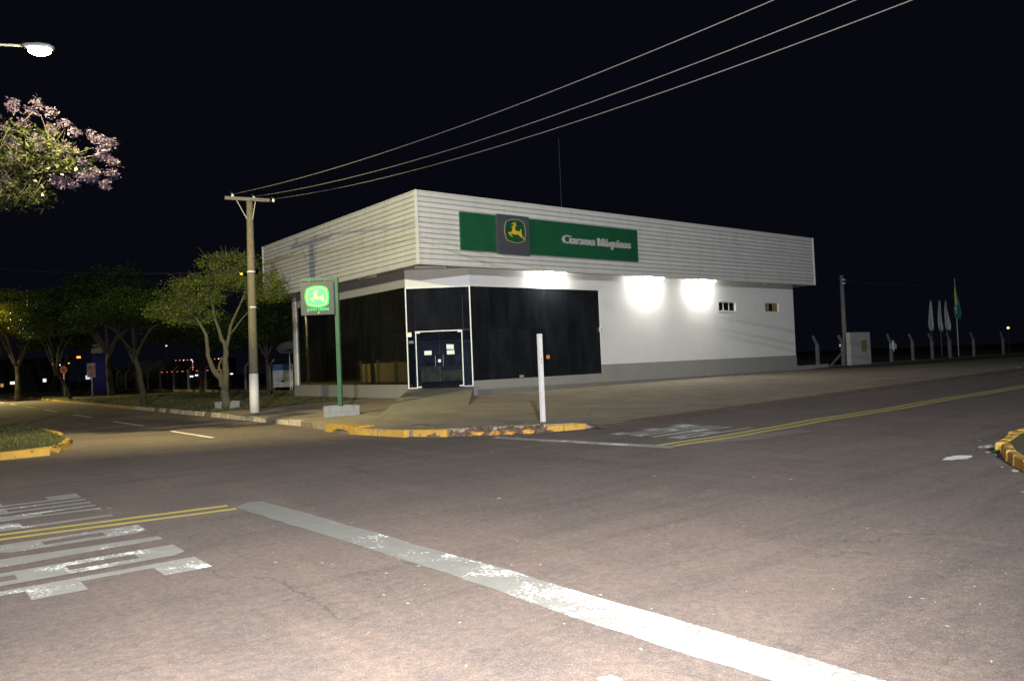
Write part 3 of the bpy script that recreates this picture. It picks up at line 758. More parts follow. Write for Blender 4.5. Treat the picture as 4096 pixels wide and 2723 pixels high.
e = empty('alarm_keypad'); tag(e, 'white alarm box with a yellow top on the left entrance frame', 'alarm box')
ebar(e, 'box_body', 2.46, 2.645, 2.84, 2.99, .036, .08, M_frame); ebar(e, 'box_lid', 2.46, 2.645, 2.992, 3.03, .036, .085, M_deer); ebar(e, 'lens', 2.54, 2.565, 2.9, 2.92, .081, .086, M_signk)
e = empty('wall_switch_box'); tag(e, 'small pale box on the right edge of the dark shop window', 'switch box')
MB().box((10.62, WV - .07, 2.90), (10.78, WV - .004, 3.1)).build('box_body', M_frame, e); MB().box((10.67, WV - .078, 2.96), (10.72, WV - .071, 3.04)).build('button', M_signk, e)
o = MB().box((7.27, WV + .024, 1.72), (7.47, WV + .029, 1.88)).build('sticker', M_orange); tag(o, 'square orange sticker on the shop window beside the white post', 'sticker')
e = empty('label_sticker'); tag(e, 'low pale-orange strip sticker near the bottom of the shop window', 'sticker')
MB().box((5.70, WV + .024, .965), (5.93, WV + .028, 1.05)).build('strip', simple('pale_orange', (.7, .42, .25), .6), e)
for k in range(4): MB().box((5.73 + k*.05, WV + .0225, .985), (5.765 + k*.05, WV + .0235, 1.03)).build('print_mark', M_rust, e)

# ------------------------------------------------------------------ emblem (leaping deer in a rounded frame)
def norm_pts(pts):
    out = []
    for x, y in pts:
        xl = 200 + 35 * (y - 90) / 1270; yt = 90 + 95 * (x - 200) / 980
        out.append(((x - xl) / 988, 1 - (y - yt) / 1250))
    return out
DEER = norm_pts([(620,517),(645,532),(668,545),(660,580),(650,615),(642,662),(600,672),(560,680),(526,700),(542,730),(570,765),(600,800),(650,832),(668,820),(632,785),(604,745),(598,728),(612,714),(645,735),(700,752),(780,764),(845,762),(880,805),(930,850),(985,880),(1020,920),(1046,968),(1056,960),(1040,905),(1010,865),(975,825),(958,765),(945,715),(936,680),(942,650),(936,610),(915,585),(903,600),(912,640),(902,655),(860,656),(800,645),(762,640),(745,605),(736,560),(738,500),(765,490),(792,478),(765,462),(755,450),(764,405),(752,372),(736,345),(727,352),(735,385),(733,415),(715,430),(700,405),(695,378),(684,374),(674,398),(645,405),(628,425),(650,432),(690,430),(712,446),(718,468),(700,476),(668,490),(640,500)])
RING = norm_pts([(445,345),(475,318),(560,285),(650,266),(740,262),(830,276),(920,308),(985,345),(1018,375),(1040,440),(1065,540),(1076,640),(1076,750),(1068,860),(1055,955),(1040,980),(980,1005),(900,1030),(830,1040),(740,1034),(640,1005),(540,965),(485,935),(465,900),(435,790),(412,690),(406,580),(418,470),(435,390)])
def ring_scaled(k):
    cx = sum(p[0] for p in RING)/len(RING); cy = sum(p[1] for p in RING)/len(RING)
    return [(cx + (x-cx)*k, cy + (y-cy)*k) for x, y in RING]
def flat(poly, O, X, Y, Nn, d0, d1):
    """a slab with the outline poly (0..1 coords on O + X*a + Y*b), between depths d0..d1 along Nn"""
    O, X, Y, Nn = Vector(O), Vector(X), Vector(Y), Vector(Nn)
    tri = geometry.tessellate_polygon([[Vector((a, b, 0)) for a, b in poly]]); n = len(poly)
    vs = [O + X*a + Y*b + Nn*d0 for a, b in poly] + [O + X*a + Y*b + Nn*d1 for a, b in poly]
    return MB().add(vs, [tuple(t) for t in tri] + [tuple(n + i_ for i_ in t) for t in tri] + [(q, (q+1) % n, n+(q+1) % n, n+q) for q in range(n)])
def ringband(pa, pb, O, X, Y, Nn, d0, d1):
    O, X, Y, Nn = Vector(O), Vector(X), Vector(Y), Vector(Nn); n = len(pa)
    L = lambda p, d: O + X*p[0] + Y*p[1] + Nn*d
    vs = [L(p, d1) for p in pa] + [L(p, d1) for p in pb] + [L(p, d0) for p in pa] + [L(p, d0) for p in pb]; fs = []
    for q in range(n):
        r = (q+1) % n
        fs += [(q, r, n+r, n+q), (q, r, 2*n+r, 2*n+q), (n+q, n+r, 3*n+r, 3*n+q)]
    return MB().add(vs, fs)
# ------------------------------------------------------------------ facade sign
sg = empty('shop_sign', (0, 0, 0)); tag(sg, 'long green fascia sign with a dark emblem box and raised grey lettering', 'sign')
MB().box((1.95, -.10, 6.115), (12.13, -.012, 7.615)).build('sign_panel', M_green, sg)
bx = MB().box((3.70, -.22, 6.05), (5.36, -.102, 7.66)).build('emblem_box', M_char, sg)
O = (3.70, -.22, 6.05); X = (1.66, 0, 0); Y = (0, 0, 1.61); Nn = (0, -1, 0)
flat(ring_scaled(.97), O, X, Y, Nn, .001, .012).build('emblem_ground', M_dgreen, bx)
ringband(RING, ring_scaled(.945), O, X, Y, Nn, .001, .022).build('emblem_ring', M_ring, bx)
flat(DEER, O, X, Y, Nn, .013, .024).build('emblem_deer', M_deer, bx)
def text_mesh(body, ext, off):
    cu = bpy.data.curves.new('t', 'FONT'); cu.body = body; cu.extrude = ext; cu.offset = off; cu.resolution_u = 3; cu.size = 1
    o_ = bpy.data.objects.new('t', cu); COL.objects.link(o_)
    dg = bpy.context.evaluated_depsgraph_get(); me = bpy.data.meshes.new_from_object(o_.evaluated_get(dg))
    bpy.data.objects.remove(o_); bpy.data.curves.remove(cu); return me
def write(text, parent, O, X, Z, Nn, width, height, depth, mat, bold=.02, name='letter', capref='C', sizes=None):
    """letters one by one; O = baseline start, X right, Z up, all unit vectors"""
    O, X, Z, Nn = Vector(O), Vector(X), Vector(Z), Vector(Nn); bold0 = bold
    ref = text_mesh(capref, 0, bold); cap = max(v.co.y for v in ref.vertices); bpy.data.meshes.remove(ref)
    tot = text_mesh(text, 0, bold); w = max(v.co.x for v in tot.vertices); bpy.data.meshes.remove(tot)
    sx = width / w; sy = height / cap
    for q, ch in enumerate(text):
        if ch == ' ': continue
        bold = bold0 if ch not in 'MN' else .002
        pre = text_mesh(text[:q+1], 0, bold); rx = max(v.co.x for v in pre.vertices); bpy.data.meshes.remove(pre)
        me = text_mesh(ch, .5, bold); ox = rx - max(v.co.x for v in me.vertices); me.name = name
        k = sizes[q] if sizes else 1
        if ch == 'M':                                     # heavy M drawn by hand
            bb = (min(v.co.x for v in me.vertices), max(v.co.x for v in me.vertices), max(v.co.y for v in me.vertices)); bpy.data.meshes.remove(me)
            x0, x1, h_ = bb; w_ = x1 - x0; t = w_ * .2
            pm = [(x0, 0), (x0+t, 0), (x0+t, h_*.62), (x0+w_*.42, 0), (x0+w_*.58, 0), (x1-t, h_*.62), (x1-t, 0), (x1, 0), (x1, h_), (x1-t*1.15, h_), (x0+w_*.5, h_*.34), (x0+t*1.15, h_), (x0, h_)]
            me = MB().prism(pm, -.5, .5).mesh(name)
        for v in me.vertices:
            x, y, z = v.co; v.co = O + X * ((x + ox) * sx) + Z * (y * sy * k) + Nn * ((z + .5) * depth)
        link(name, me, parent, mat)
write('Ciarama Máquinas', sg, (7.28, -.101, 6.70), (1, 0, 0), (0, 0, 1), (0, -1, 0), 4.28, .36, .10, M_letter, .016)
# ------------------------------------------------------------------ pylon sign
py = empty('pylon_sign', (-4.66, -2.62, .15)); tag(py, 'green street pylon with a lit deer emblem box hanging at its left', 'sign')
def pl(x, y, z): return (x + 4.66, y + 2.62, z - .15)
MB().tube([pl(-4.62, -2.56, .12), pl(-4.655, -2.62, 4.5)], .085, 4, True).build('pole', M_gpost, py)
axs = Vector((-4.73 + 5.51, -2.56 + 1.95, 0)).normalized()      # across the sign face, left to right
nrm = Vector((axs.y, -axs.x, 0)); nrm = nrm if nrm.dot(Vector((-.62, -.78, 0))) > 0 else -nrm
c = Vector((-5.12, -2.27, 0))
mb = MB(); mb.obox(Vector(pl(c.x + .02, c.y, 4.47)) + axs * .0, axs * .53, nrm * .05, Vector((0, 0, .05))); mb.build('beam', M_gpost, py)
mb = MB(); mb.obox(Vector(pl(c.x, c.y, 3.87)), axs * .515, nrm * .10, Vector((0, 0, .515))); bxp = mb.build('light_box', M_boxf, py)
for s in (-.25, .22): MB().obox(Vector(pl(c.x, c.y, 4.403)) + axs*s, axs*.04, nrm*.03, Vector((0, 0, .016))).build('hanger', M_signk, py)
O = Vector(pl(c.x, c.y, 3.355)) - axs * .515 + nrm * .10
X = axs * 1.03; Y = Vector((0, 0, 1.03))
E_ground = emit('sign_glow_ground', (.17, .95, .40), .95); E_deer = emit('sign_glow_deer', (1.0, .98, .36), 1.0)
E_ring = emit('sign_glow_ring', (.80, 1.0, .22), 1.0); E_edge = emit('sign_glow_edge', (.0, 1.0, .10), 1.5); E_txt = emit('sign_glow_text', (.05, 1.0, .18), 1.0)
cxr = sum(p[0] for p in RING)/len(RING); cyr = sum(p[1] for p in RING)/len(RING)
T = lambda pts: [(.50 + (x - cxr) * .98, .55 + (y - cyr) * .98) for x, y in pts]
ringband(T(ring_scaled(1.11)), T(ring_scaled(.99)), O, X, Y, nrm, .001, .014).build('emblem_edge', E_edge, bxp)
ringband(T(ring_scaled(.989)), T(ring_scaled(.90)), O, X, Y, nrm, .001, .012).build('emblem_ring', E_ring, bxp)
flat(T(ring_scaled(.899)), O, X, Y, nrm, .001, .010).build('emblem_ground', E_ground, bxp)
flat(T(DEER), O, X, Y, nrm, .011, .016).build('emblem_deer', E_deer, bxp)
sz = [1.25, 1, 1, 1, 1, 1.25, 1, 1, 1, 1]
write('JOHN DEERE', bxp, O + X * .19 + Y * .125, axs, (0, 0, 1), nrm, .68, .085, .012, E_txt, .02, sizes=sz)
MB().obox(O + X*.53 + Y*.06 + nrm*.004, axs*.015, nrm*.002, Vector((0, 0, .03))).build('maker_plate', M_letter, bxp)
# planters of white blocks
def planter(name, corners, h, label, rows=2):
    e = empty(name, (0, 0, 0)); tag(e, label, 'planter', 'block planters on the pavement')
    n = len(corners)
    z0 = .13
    for q in range(n):
        a = Vector(corners[q]); b = Vector(corners[(q+1) % n]); d = (b - a).normalized(); L = (b - a).length
        nr = Vector((-d.y, d.x)); k = max(1, round(L / .38))
        for r_ in range(rows):
            off = .5 if r_ % 2 else 0
            xs = [0] + [L * (j + off) / k for j in range(1, k)] + [L]
            if off: xs = [0] + [L * (j + .5) / k for j in range(0, k)] + [L]
            for x0, x1 in zip(xs[:-1], xs[1:]):
                if x1 - x0 < .05: continue
                m_ = a + d * ((x0+x1)/2) + nr * .055
                mb = MB().obox((m_.x, m_.y, z0 + (r_ + .5) * h / rows), (d * ((x1-x0)/2 - .006 - (.05 if q % 2 else 0) * (x0 == 0 or x1 == L))).to_3d(), (nr * (.05 + R.uniform(-.003, .003))).to_3d(), Vector((0, 0, h/rows/2 - .004)))
                mb.build('block', M_block, e)
    cx = [Vector(c_) for c_ in corners]; cen = sum(cx, Vector((0, 0)))/n
    inner = [tuple(cen + (p - cen) * .88) for p in cx]
    MB().prism(inner, z0, z0 + h - .045).build('soil', M_soil, e)
    # mortar body just inside the blocks
    MB().prism([tuple(cen + (p - cen) * .955) for p in cx], z0 - .02, z0 + h - .06).build('mortar', M_foot, e)
    return e
def quad(p, q, w):      # front edge p->q, depth w away from the camera side
    p, q = Vector(p), Vector(q); d = (q - p).normalized(); nr = Vector((-d.y, d.x))
    if nr.dot(Vector((.62, .78))) < 0: nr = -nr
    r = [p, q, q + nr * w, p + nr * w]
    return [tuple(x) for x in r]
planter('block_planter', quad((-5.22, -2.62), (-4.22, -3.05), .85), .37, 'low white block planter holding the foot of the green pylon')
planter('block_planter', quad((-4.98, 8.45), (-4.10, 7.98), .85), .34, 'low white block planter around the forked tree')
# ------------------------------------------------------------------ white post at the corner
e = empty('white_post', (-3.45, -10.88, .12)); tag(e, 'bare white square post standing on the street corner', 'post')
bevel(MB().box((-.048, -.048, 0), (.048, .048, 2.17)).build('shaft', M_wpost, e), .006)
for z in (2.10, 1.55, 1.47): MB().box((-.02, -.052, z), (.0, -.0485, z + .03)).build('bolt_hole', M_signk, e)
MB().box((-.051, -.051, .0), (.051, .051, .07)).build('rusty_foot', M_rust, e)
# ------------------------------------------------------------------ utility pole with crossarm and wires
up_e = empty('utility_pole', (-5.24, 3.16, .12)); tag(up_e, 'tall round concrete utility pole with whitewashed foot and wooden crossarm', 'utility pole')
def q_(p): return (p[0] + 5.24, p[1] - 3.16, p[2] - .12)
MB().tube([q_((-5.24, 3.16, .0)), q_((-5.236, 3.158, 1.6))], [.172, .162], 20).build('painted_foot', M_polew, up_e, True)
MB().tube([q_((-5.236, 3.158, 1.601)), q_((-5.21, 3.15, 5.2)), q_((-5.19, 3.14, 8.05))], [.160, .137, .112], 20).build('pole_shaft', M_polec, up_e, True)
aa, ab = Vector((-5.84, 3.67, 8.06)), Vector((-4.56, 2.66, 7.90))
aa += Vector((-.09, -.11, 0)); ab += Vector((-.09, -.11, 0))
d = (ab - aa).normalized(); s_ = d.cross(Vector((0, 0, 1))).normalized(); t_ = s_.cross(d)
MB().obox(Vector(q_((aa+ab)/2)), d * ((ab-aa).length/2), s_ * .05, t_ * .06).build('crossarm', M_wood, up_e)
for k in (.24, .66):
    p = aa + (ab - aa) * k
    MB().tube([q_(p + s_*.0 - Vector((0, 0, .05)) - s_*.06), q_(Vector((-5.22, 3.08, 7.25)) + d * (.1 if k > .5 else -.1))], .017, 6).build('brace', M_porc if 0 else M_signg, up_e)
ins = [(-5.67, 3.53, 8.22), (-5.06, 3.05, 8.10), (-4.50, 2.60, 7.98)]
for p in ins:
    P = Vector(p)
    MB().tube([q_(P + Vector((0, 0, -.12))), q_(P + Vector((0, 0, -.06))), q_(P + Vector((0, 0, -.02))), q_(P + Vector((0, 0, .02)))], [.03, .055, .05, .02], 10).build('insulator', M_porc, up_e, True)
    MB().tube([q_(P + Vector((.0, .02, -.02))), q_(P + Vector((-.02, .12, .10)))], .006, 5).build('tie_wire', M_wire, up_e)
for z in (5.3, 4.0): MB().tube([q_((-5.21, 3.15, z)), q_((-5.21, 3.15, z + .05))], .15, 16).build('steel_band', M_porc, up_e)
MB().box((-.11, -.13, .9), (-.02, -.1, 1.1)) 
def wire(a, b, sag, r, mat, label, group=None, n=60):
    a, b = Vector(a), Vector(b); pts = []
    for k in range(n + 1):
        t = k / n; p = a.lerp(b, t); p.z -= 4 * sag * t * (1 - t); pts.append(p)
    o = MB().tube(pts, r, 5).build('overhead_wire', mat, smooth=True); return tag(o, label, 'wire', group)
G = 'wires from the utility pole crossing the street'
wire((-5.67, 3.53, 8.22), (-3.584, -36, 8.472), 1.134, .009, M_wire, 'topmost of the three overhead wires leaving the utility pole', G)
wire((-5.06, 3.05, 8.10), (-3.354, -36, 8.291), 1.321, .009, M_wire, 'middle one of the three overhead wires leaving the utility pole', G)
wire((-4.50, 2.60, 7.98), (-3.191, -36, 7.946), 1.252, .009, M_wire, 'lowest of the three overhead wires leaving the utility pole', G)
wire((-5.36, 3.2, 5.32), (-10.01, 34.1, 8.9), .15, .010, M_wired, 'faint thin cable running left from halfway up the utility pole')
# thin mast behind the roof
o = MB().tube([(9.97, 2.75, 7.79), (9.97, 2.75, 12.4)], .010, 6).build('antenna_mast', M_wired); tag(o, 'thin dark mast rising behind the fascia above the green sign', 'mast')

# ------------------------------------------------------------------ street lamps
M_lens = emit('lamp_lens', (1.0, .90, .42), 120); M_lens2 = emit('lamp_lens_2', (1.0, .84, .35), 60)
M_galv = simple('galvanised_steel', (.36, .36, .35), .5, .15, metal=.3)
def street_lamp(base, head, d, power, label, lens, col, aim=(0, 0, -1), cone=168, blend=.5):
    e = empty('street_lamp', (base[0], base[1], 0)); tag(e, label, 'street lamp', 'street lamps beside the avenue')
    b = Vector(base); h = Vector(head); d = Vector(d).normalized()
    L = lambda p: (p[0] - b.x, p[1] - b.y, p[2])
    MB().tube([L(b), L((b.x, b.y, h.z * .55)), L((b.x, b.y, h.z + .12))], [.10, .085, .065], 14).build('pole', M_galv, e, True)
    s = h - d * .3
    MB().tube([L((b.x, b.y, h.z + .0)), L((b.x + (s.x-b.x)*.12, b.y + (s.y-b.y)*.12, h.z + .22)), L((b.x + (s.x-b.x)*.5, b.y + (s.y-b.y)*.5, h.z + .19)), L(s + Vector((0, 0, .03)))], [.035, .032, .028, .026], 10).build('arm', M_galv, e, True)
    sd = d.cross(Vector((0, 0, 1))).normalized(); u_ = sd.cross(d)
    hb = MB(); prof = [(-.32, .05), (-.2, .10), (.1, .14), (.28, .11), (.34, .04)]
    rings = []
    for x, w in prof: rings.append([h + d*x + sd*w + u_*.0, h + d*x + sd*w*.7 + u_*(.04 + w*.35), h + d*x - sd*w*.7 + u_*(.04 + w*.35), h + d*x - sd*w + u_*.0])
    vs = [L(p) for r_ in rings for p in r_]; fs = []
    for q in range(4):
        for t in range(3): fs.append((q*4+t, q*4+t+1, (q+1)*4+t+1, (q+1)*4+t))
        fs.append((q*4+3, q*4, (q+1)*4, (q+1)*4+3))
    fs += [(0, 1, 2, 3), (16, 17, 18, 19)]
    hb.add(vs, fs).build('lamp_head', M_galv, e, True)
    lb = MB(); rings = []; n = 14
    for w, z in ((1, -.004), (.98, -.055), (.82, -.11), (.45, -.15)):
        rings.append([L(h + d*(.05 + .245*w*math.cos(t*2*math.pi/n)) + sd*(.12*w*math.sin(t*2*math.pi/n)) + u_*z) for t in range(n)])
    vs = [p for r_ in rings for p in r_]; fs = [(q*n+t, q*n+(t+1) % n, (q+1)*n+(t+1) % n, (q+1)*n+t) for q in range(3) for t in range(n)] + [tuple(range(3*n, 4*n)), tuple(range(n))]
    lb.add(vs, fs).build('lens', lens, e, True)
    li = bpy.data.lights.new('street_lamp_light', 'SPOT'); li.energy = power; li.color = col; li.shadow_soft_size = .10
    li.spot_size = math.radians(cone); li.spot_blend = blend
    lo = bpy.data.objects.new('street_lamp_light', li); COL.objects.link(lo); lo.location = h + Vector((0, 0, -.2)) + d * .05
    lo.rotation_euler = Vector(aim).to_track_quat('-Z', 'Y').to_euler()
    return e
street_lamp((-16.4, -3.8, .1), (-13.10, -6.27, 8.66), (.80, -.59, -.10), 8200, 'bright street lamp on a thin arm above the pink flowering tree', M_lens, (1.0, .87, .38), (.54, .75, -.38), 146, 1.0)
street_lamp((-15.4, 50, .1), (-12.6, 51, 9.0), (1, .1, -.02), 13500, 'second street lamp farther up the avenue beyond the left edge', M_lens2, (1.0, .84, .34), (-.05, -.1, -1), 172, .5)
street_lamp((-27.6, -38.9, .1), (-24.4, -37.4, 10.5), (1, .45, -.03), 55000, 'street lamp standing behind the photographer, outside the picture', M_lens2, (.86, .93, 1.0), (.80, .60, -.20), 124, .9)

# ------------------------------------------------------------------ trees
def tubes_np(segs, n=5):
    V = []; F = []
    for p0, p1, r0, r1 in segs:
        d = p1 - p0; L = np.linalg.norm(d)
        if L < 1e-5: continue
        d = d / L; a = np.cross(d, [0, 0, 1.]) if abs(d[2]) < .95 else np.cross(d, [1., 0, 0]); a /= np.linalg.norm(a); b = np.cross(d, a)
        k = len(V)
        for (p, r) in ((p0, r0), (p1, r1)):
            for t in range(n):
                w = 2*math.pi*t/n; V.append(tuple(p + (a*math.cos(w) + b*math.sin(w)) * r))
        for t in range(n): F.append((k+t, k+(t+1) % n, k+n+(t+1) % n, k+n+t))
    return V, F
def leaves_np(rng, cents, spread, count, size, flat_=.5, droop=0.):
    c = np.repeat(np.array(cents), count, axis=0); m = len(c)
    off = rng.normal(0, 1, (m, 3)) * np.array([spread, spread, spread * flat_])
    p = c + off; p[:, 2] -= droop * np.linalg.norm(off[:, :2], axis=1)
    nrm = rng.normal(0, 1, (m, 3)); nrm[:, 2] = np.abs(nrm[:, 2]) + .4; nrm /= np.linalg.norm(nrm, axis=1)[:, None]
    a = np.cross(nrm, rng.normal(0, 1, (m, 3))); a /= np.linalg.norm(a, axis=1)[:, None]; b = np.cross(nrm, a)
    s = size * rng.uniform(.6, 1.35, m)[:, None]
    V = np.stack([p - a*s, p - b*s*.45 + nrm*s*.12, p + a*s, p + b*s*.45 + nrm*s*.12], axis=1).reshape(-1, 3)
    return V, m
def quad_mesh(name, V, m, mat):
    me = bpy.data.meshes.new(name); me.vertices.add(4*m); me.vertices.foreach_set('co', V.astype(np.float32).ravel())
    me.loops.add(4*m); me.loops.foreach_set('vertex_index', np.arange(4*m, dtype=np.int32))
    me.polygons.add(m); me.polygons.foreach_set('loop_start', np.arange(0, 4*m, 4, dtype=np.int32))
    try: me.polygons.foreach_set('loop_total', np.full(m, 4, dtype=np.int32))
    except Exception: pass
    me.update(calc_edges=True); me.validate(); me.materials.append(mat); return me
def tree(label, limbs, blobs, ntarget, leaves, size, spread, lmat, bmat, seed, bare=.0, name='tree', flat_=.5, group='trees along the avenue', shell=.55, twigs=0, flowers=None):
    """limbs: lists of (x,y,z,r); blobs: crown ellipsoids (cx,cy,cz,rx,ry,rz,weight)"""
    rng = np.random.default_rng(seed)
    b0 = limbs[0][0]
    e = empty(name, (b0[0], b0[1], b0[2])); tag(e, label, 'tree', group)
    off = np.array([b0[0], b0[1], b0[2]])
    mb = MB()
    for lb in limbs:
        pts = []; rad = []
        for (x0, y0, z0, r0), (x1, y1, z1, r1) in zip(lb[:-1], lb[1:]):
            for t in (0, .34, .67):
                j = .35 * r0 if t else 0
                pts.append((x0+(x1-x0)*t - off[0] + rng.uniform(-j, j), y0+(y1-y0)*t - off[1] + rng.uniform(-j, j), z0+(z1-z0)*t - off[2])); rad.append(r0+(r1-r0)*t)
        q = lb[-1]; pts.append((q[0]-off[0], q[1]-off[1], q[2]-off[2])); rad.append(q[3])
        mb.tube(pts, rad, 10)
    mb.build('trunk', bmat, e, True)
    nodes = []; nr = []
    for lb in limbs:
        for q in lb[len(lb)//2:]: nodes.append(np.array(q[:3])); nr.append(q[3])
    T_ = []
    wsum = sum(b[6] for b in blobs)
    for b in blobs:
        for _ in range(int(ntarget * b[6] / wsum)):
            v = rng.normal(0, 1, 3); v /= np.linalg.norm(v); r_ = shell + (1 - shell) * rng.uniform(0, 1)**.5 if rng.random() < .75 else rng.uniform(.15, 1)
            v = v * r_
            if v[2] < -.35: v[2] *= .5
            T_.append(np.array([b[0] + v[0]*b[3], b[1] + v[1]*b[4], b[2] + v[2]*b[5]]))
    n0 = np.mean(nodes, axis=0); T_.sort(key=lambda t: np.linalg.norm(t - n0))
    segs = []
    for t in T_:
        A_ = np.array(nodes); dd = np.linalg.norm(A_ - t, axis=1) + .25*np.maximum(0, A_[:, 2] - t[2]); k = int(np.argmin(dd))
        p = nodes[k]; r0 = max(.008, nr[k] * .62); L = np.linalg.norm(t - p); m = max(1, min(4, int(L / .5)))
        prev = p
        for s in range(1, m + 1):
            q = p + (t - p) * s / m + (rng.normal(0, .10 * L / m, 3) if s < m else 0)
            q[2] += .05 * L * math.sin(math.pi * s / m)
            r1 = max(.006, r0 * (1 - .35 * s / m)); segs.append((prev - off, q - off, r0 if s == 1 else segs[-1][3], r1)); nodes.append(q); nr.append(r1); prev = q
        for _ in range(twigs):
            v = rng.normal(0, 1, 3); v[2] = abs(v[2]) * .8 + .1; v *= rng.uniform(.2, .6) / np.linalg.norm(v)
            segs.append((t - off, t + v - off, .010, .004))
    V, F = tubes_np(segs, 5); me = bpy.data.meshes.new('branches'); me.from_pydata(V, [], F); me.update(); link('branches', me, e, bmat)
    C_ = [t - off for t in T_ if rng.random() > bare]
    V, m = leaves_np(rng, C_, spread, leaves, size, flat_)
    me = quad_mesh('crown', V, m, lmat); link('crown', me, e)
    if flowers is not None:
        flowers(e, off, rng, T_)
    return e
# flowering tree at the upper left
def fl_fn(e, off, rng, T_):
    pts = [(-13.36,-3.49,8.08),(-13.22,-3.6,8.2),(-12.85,-3.9,8.24),(-12.65,-4.05,8.0),(-12.95,-3.7,8.1),(-13.12,-3.67,7.77),(-12.54,-4.13,7.55),(-12.3,-4.32,7.65),(-12.1,-4.4,7.5),(-11.8,-4.7,7.32),(-11.62,-4.8,7.36),(-11.45,-4.98,7.15),(-11.63,-4.83,6.97),(-11.5,-4.9,7.2),
           (-11.46,-4.96,6.74),(-11.55,-4.9,6.9),(-11.7,-4.76,6.56),(-11.85,-4.64,6.42),(-12.0,-4.6,6.45),(-11.58,-4.84,6.29),(-11.4,-4.99,6.49),(-11.99,-4.54,6.76),(-12.31,-4.29,7.12),(-12.72,-3.96,7.1),(-12.78,-3.93,7.45),(-13.28,-3.53,7.36),(-13.25,-3.55,7.21),(-13.47,-3.35,6.46),
           (-12.53,-4.1,6.38),(-12.35,-4.23,6.33),(-12.2,-4.35,6.25),(-13.2,-3.58,6.94),(-13.53,-3.29,6.35),(-12.45,-4.2,6.95),(-12.15,-4.4,7.0),(-13.6,-3.2,7.9),(-13.9,-3.0,7.5),(-14.1,-2.9,6.8),(-13.45,-3.4,7.62),(-12.62,-4.0,7.3),(-13.95,-3.05,7.9)]
    for p in pts:
        c = np.array(p)[None, :] - off + rng.normal(0, .03, 3)
        V1, m1 = leaves_np(rng, np.repeat(c, 3, axis=0) + rng.normal(0, .035, (3, 3)), .055, 42, .042, .9)
        ob = link('flower_cluster', quad_mesh('flower_cluster', V1, m1, FL1), e)
tree('pink flowering tree reaching in at the upper left under the bright street lamp',
     [[(-15.2, -2.2, .15, .16), (-15.1, -2.3, 2.2, .13), (-14.7, -2.5, 4.2, .11), (-14.2, -2.8, 5.6, .08)],
      [(-14.7, -2.5, 4.2, .08), (-13.9, -3.0, 5.6, .055), (-13.2, -3.55, 6.5, .03), (-12.3, -4.25, 6.85, .015), (-11.6, -4.8, 6.95, .008)],
      [(-14.2, -2.8, 5.6, .06), (-13.8, -3.1, 6.7, .04), (-13.3, -3.5, 7.5, .02), (-12.9, -3.85, 8.0, .008)],
      [(-13.2, -3.55, 6.5, .02), (-12.6, -4.05, 6.6, .014), (-12.0, -4.5, 6.5, .006)]],
     [(-12.95, -3.75, 6.95, .85, .75, .72, 5), (-13.3, -3.4, 6.1, .75, .8, .6, 4), (-12.2, -4.3, 6.75, .5, .45, .38, 1.6), (-14.2, -2.7, 6.5, 1.0, 1.0, 1.1, 4)],
     210, 26, .055, .13, LF4, BK2, 11, .2, flat_=.8, name='flowering_tree', flowers=fl_fn, group='trees left of the avenue', twigs=1)
# forked tree in the block planter
tree('forked grey-barked tree with thin crown growing out of the low block planter',
     [[(-4.56, 8.35, .2, .20), (-4.58, 8.36, .9, .17), (-4.66, 8.38, 1.35, .14), (-4.94, 8.57, 1.80, .11), (-5.12, 8.70, 2.40, .085), (-5.17, 8.69, 3.30, .07), (-5.46, 8.90, 3.98, .05), (-5.8, 9.15, 4.4, .03)],
      [(-4.56, 8.35, .9, .15), (-4.55, 8.28, 2.10, .12), (-4.53, 8.23, 2.70, .10), (-4.70, 8.33, 3.30, .075), (-4.90, 8.46, 4.2, .05), (-5.0, 8.5, 4.9, .03)],
      [(-4.53, 8.23, 2.6, .08), (-4.35, 8.1, 3.6, .06), (-4.0, 7.85, 4.5, .04), (-3.7, 7.6, 5.4, .02)],
      [(-4.62, 8.36, 1.45, .06), (-4.75, 8.5, 1.9, .05), (-4.6, 8.6, 2.35, .03)],
      [(-4.35, 8.1, 3.3, .04), (-3.9, 7.75, 4.0, .025), (-3.4, 7.3, 4.6, .012)]],
     [(-4.5, 8.2, 5.7, 1.2, 1.2, 1.0, 5), (-5.7, 9.0, 4.9, 1.2, 1.2, .8, 5), (-6.3, 9.6, 4.3, .9, .9, .5, 3), (-3.2, 7.1, 5.0, 1.0, 1.0, .9, 4), (-5.6, 8.9, 4.0, 1.0, 1.0, .5, 2), (-4.0, 7.8, 6.3, .7, .7, .5, 1.5)],
     380, 60, .05, .20, LF1, BK1, 21, .28, flat_=.45, twigs=3)
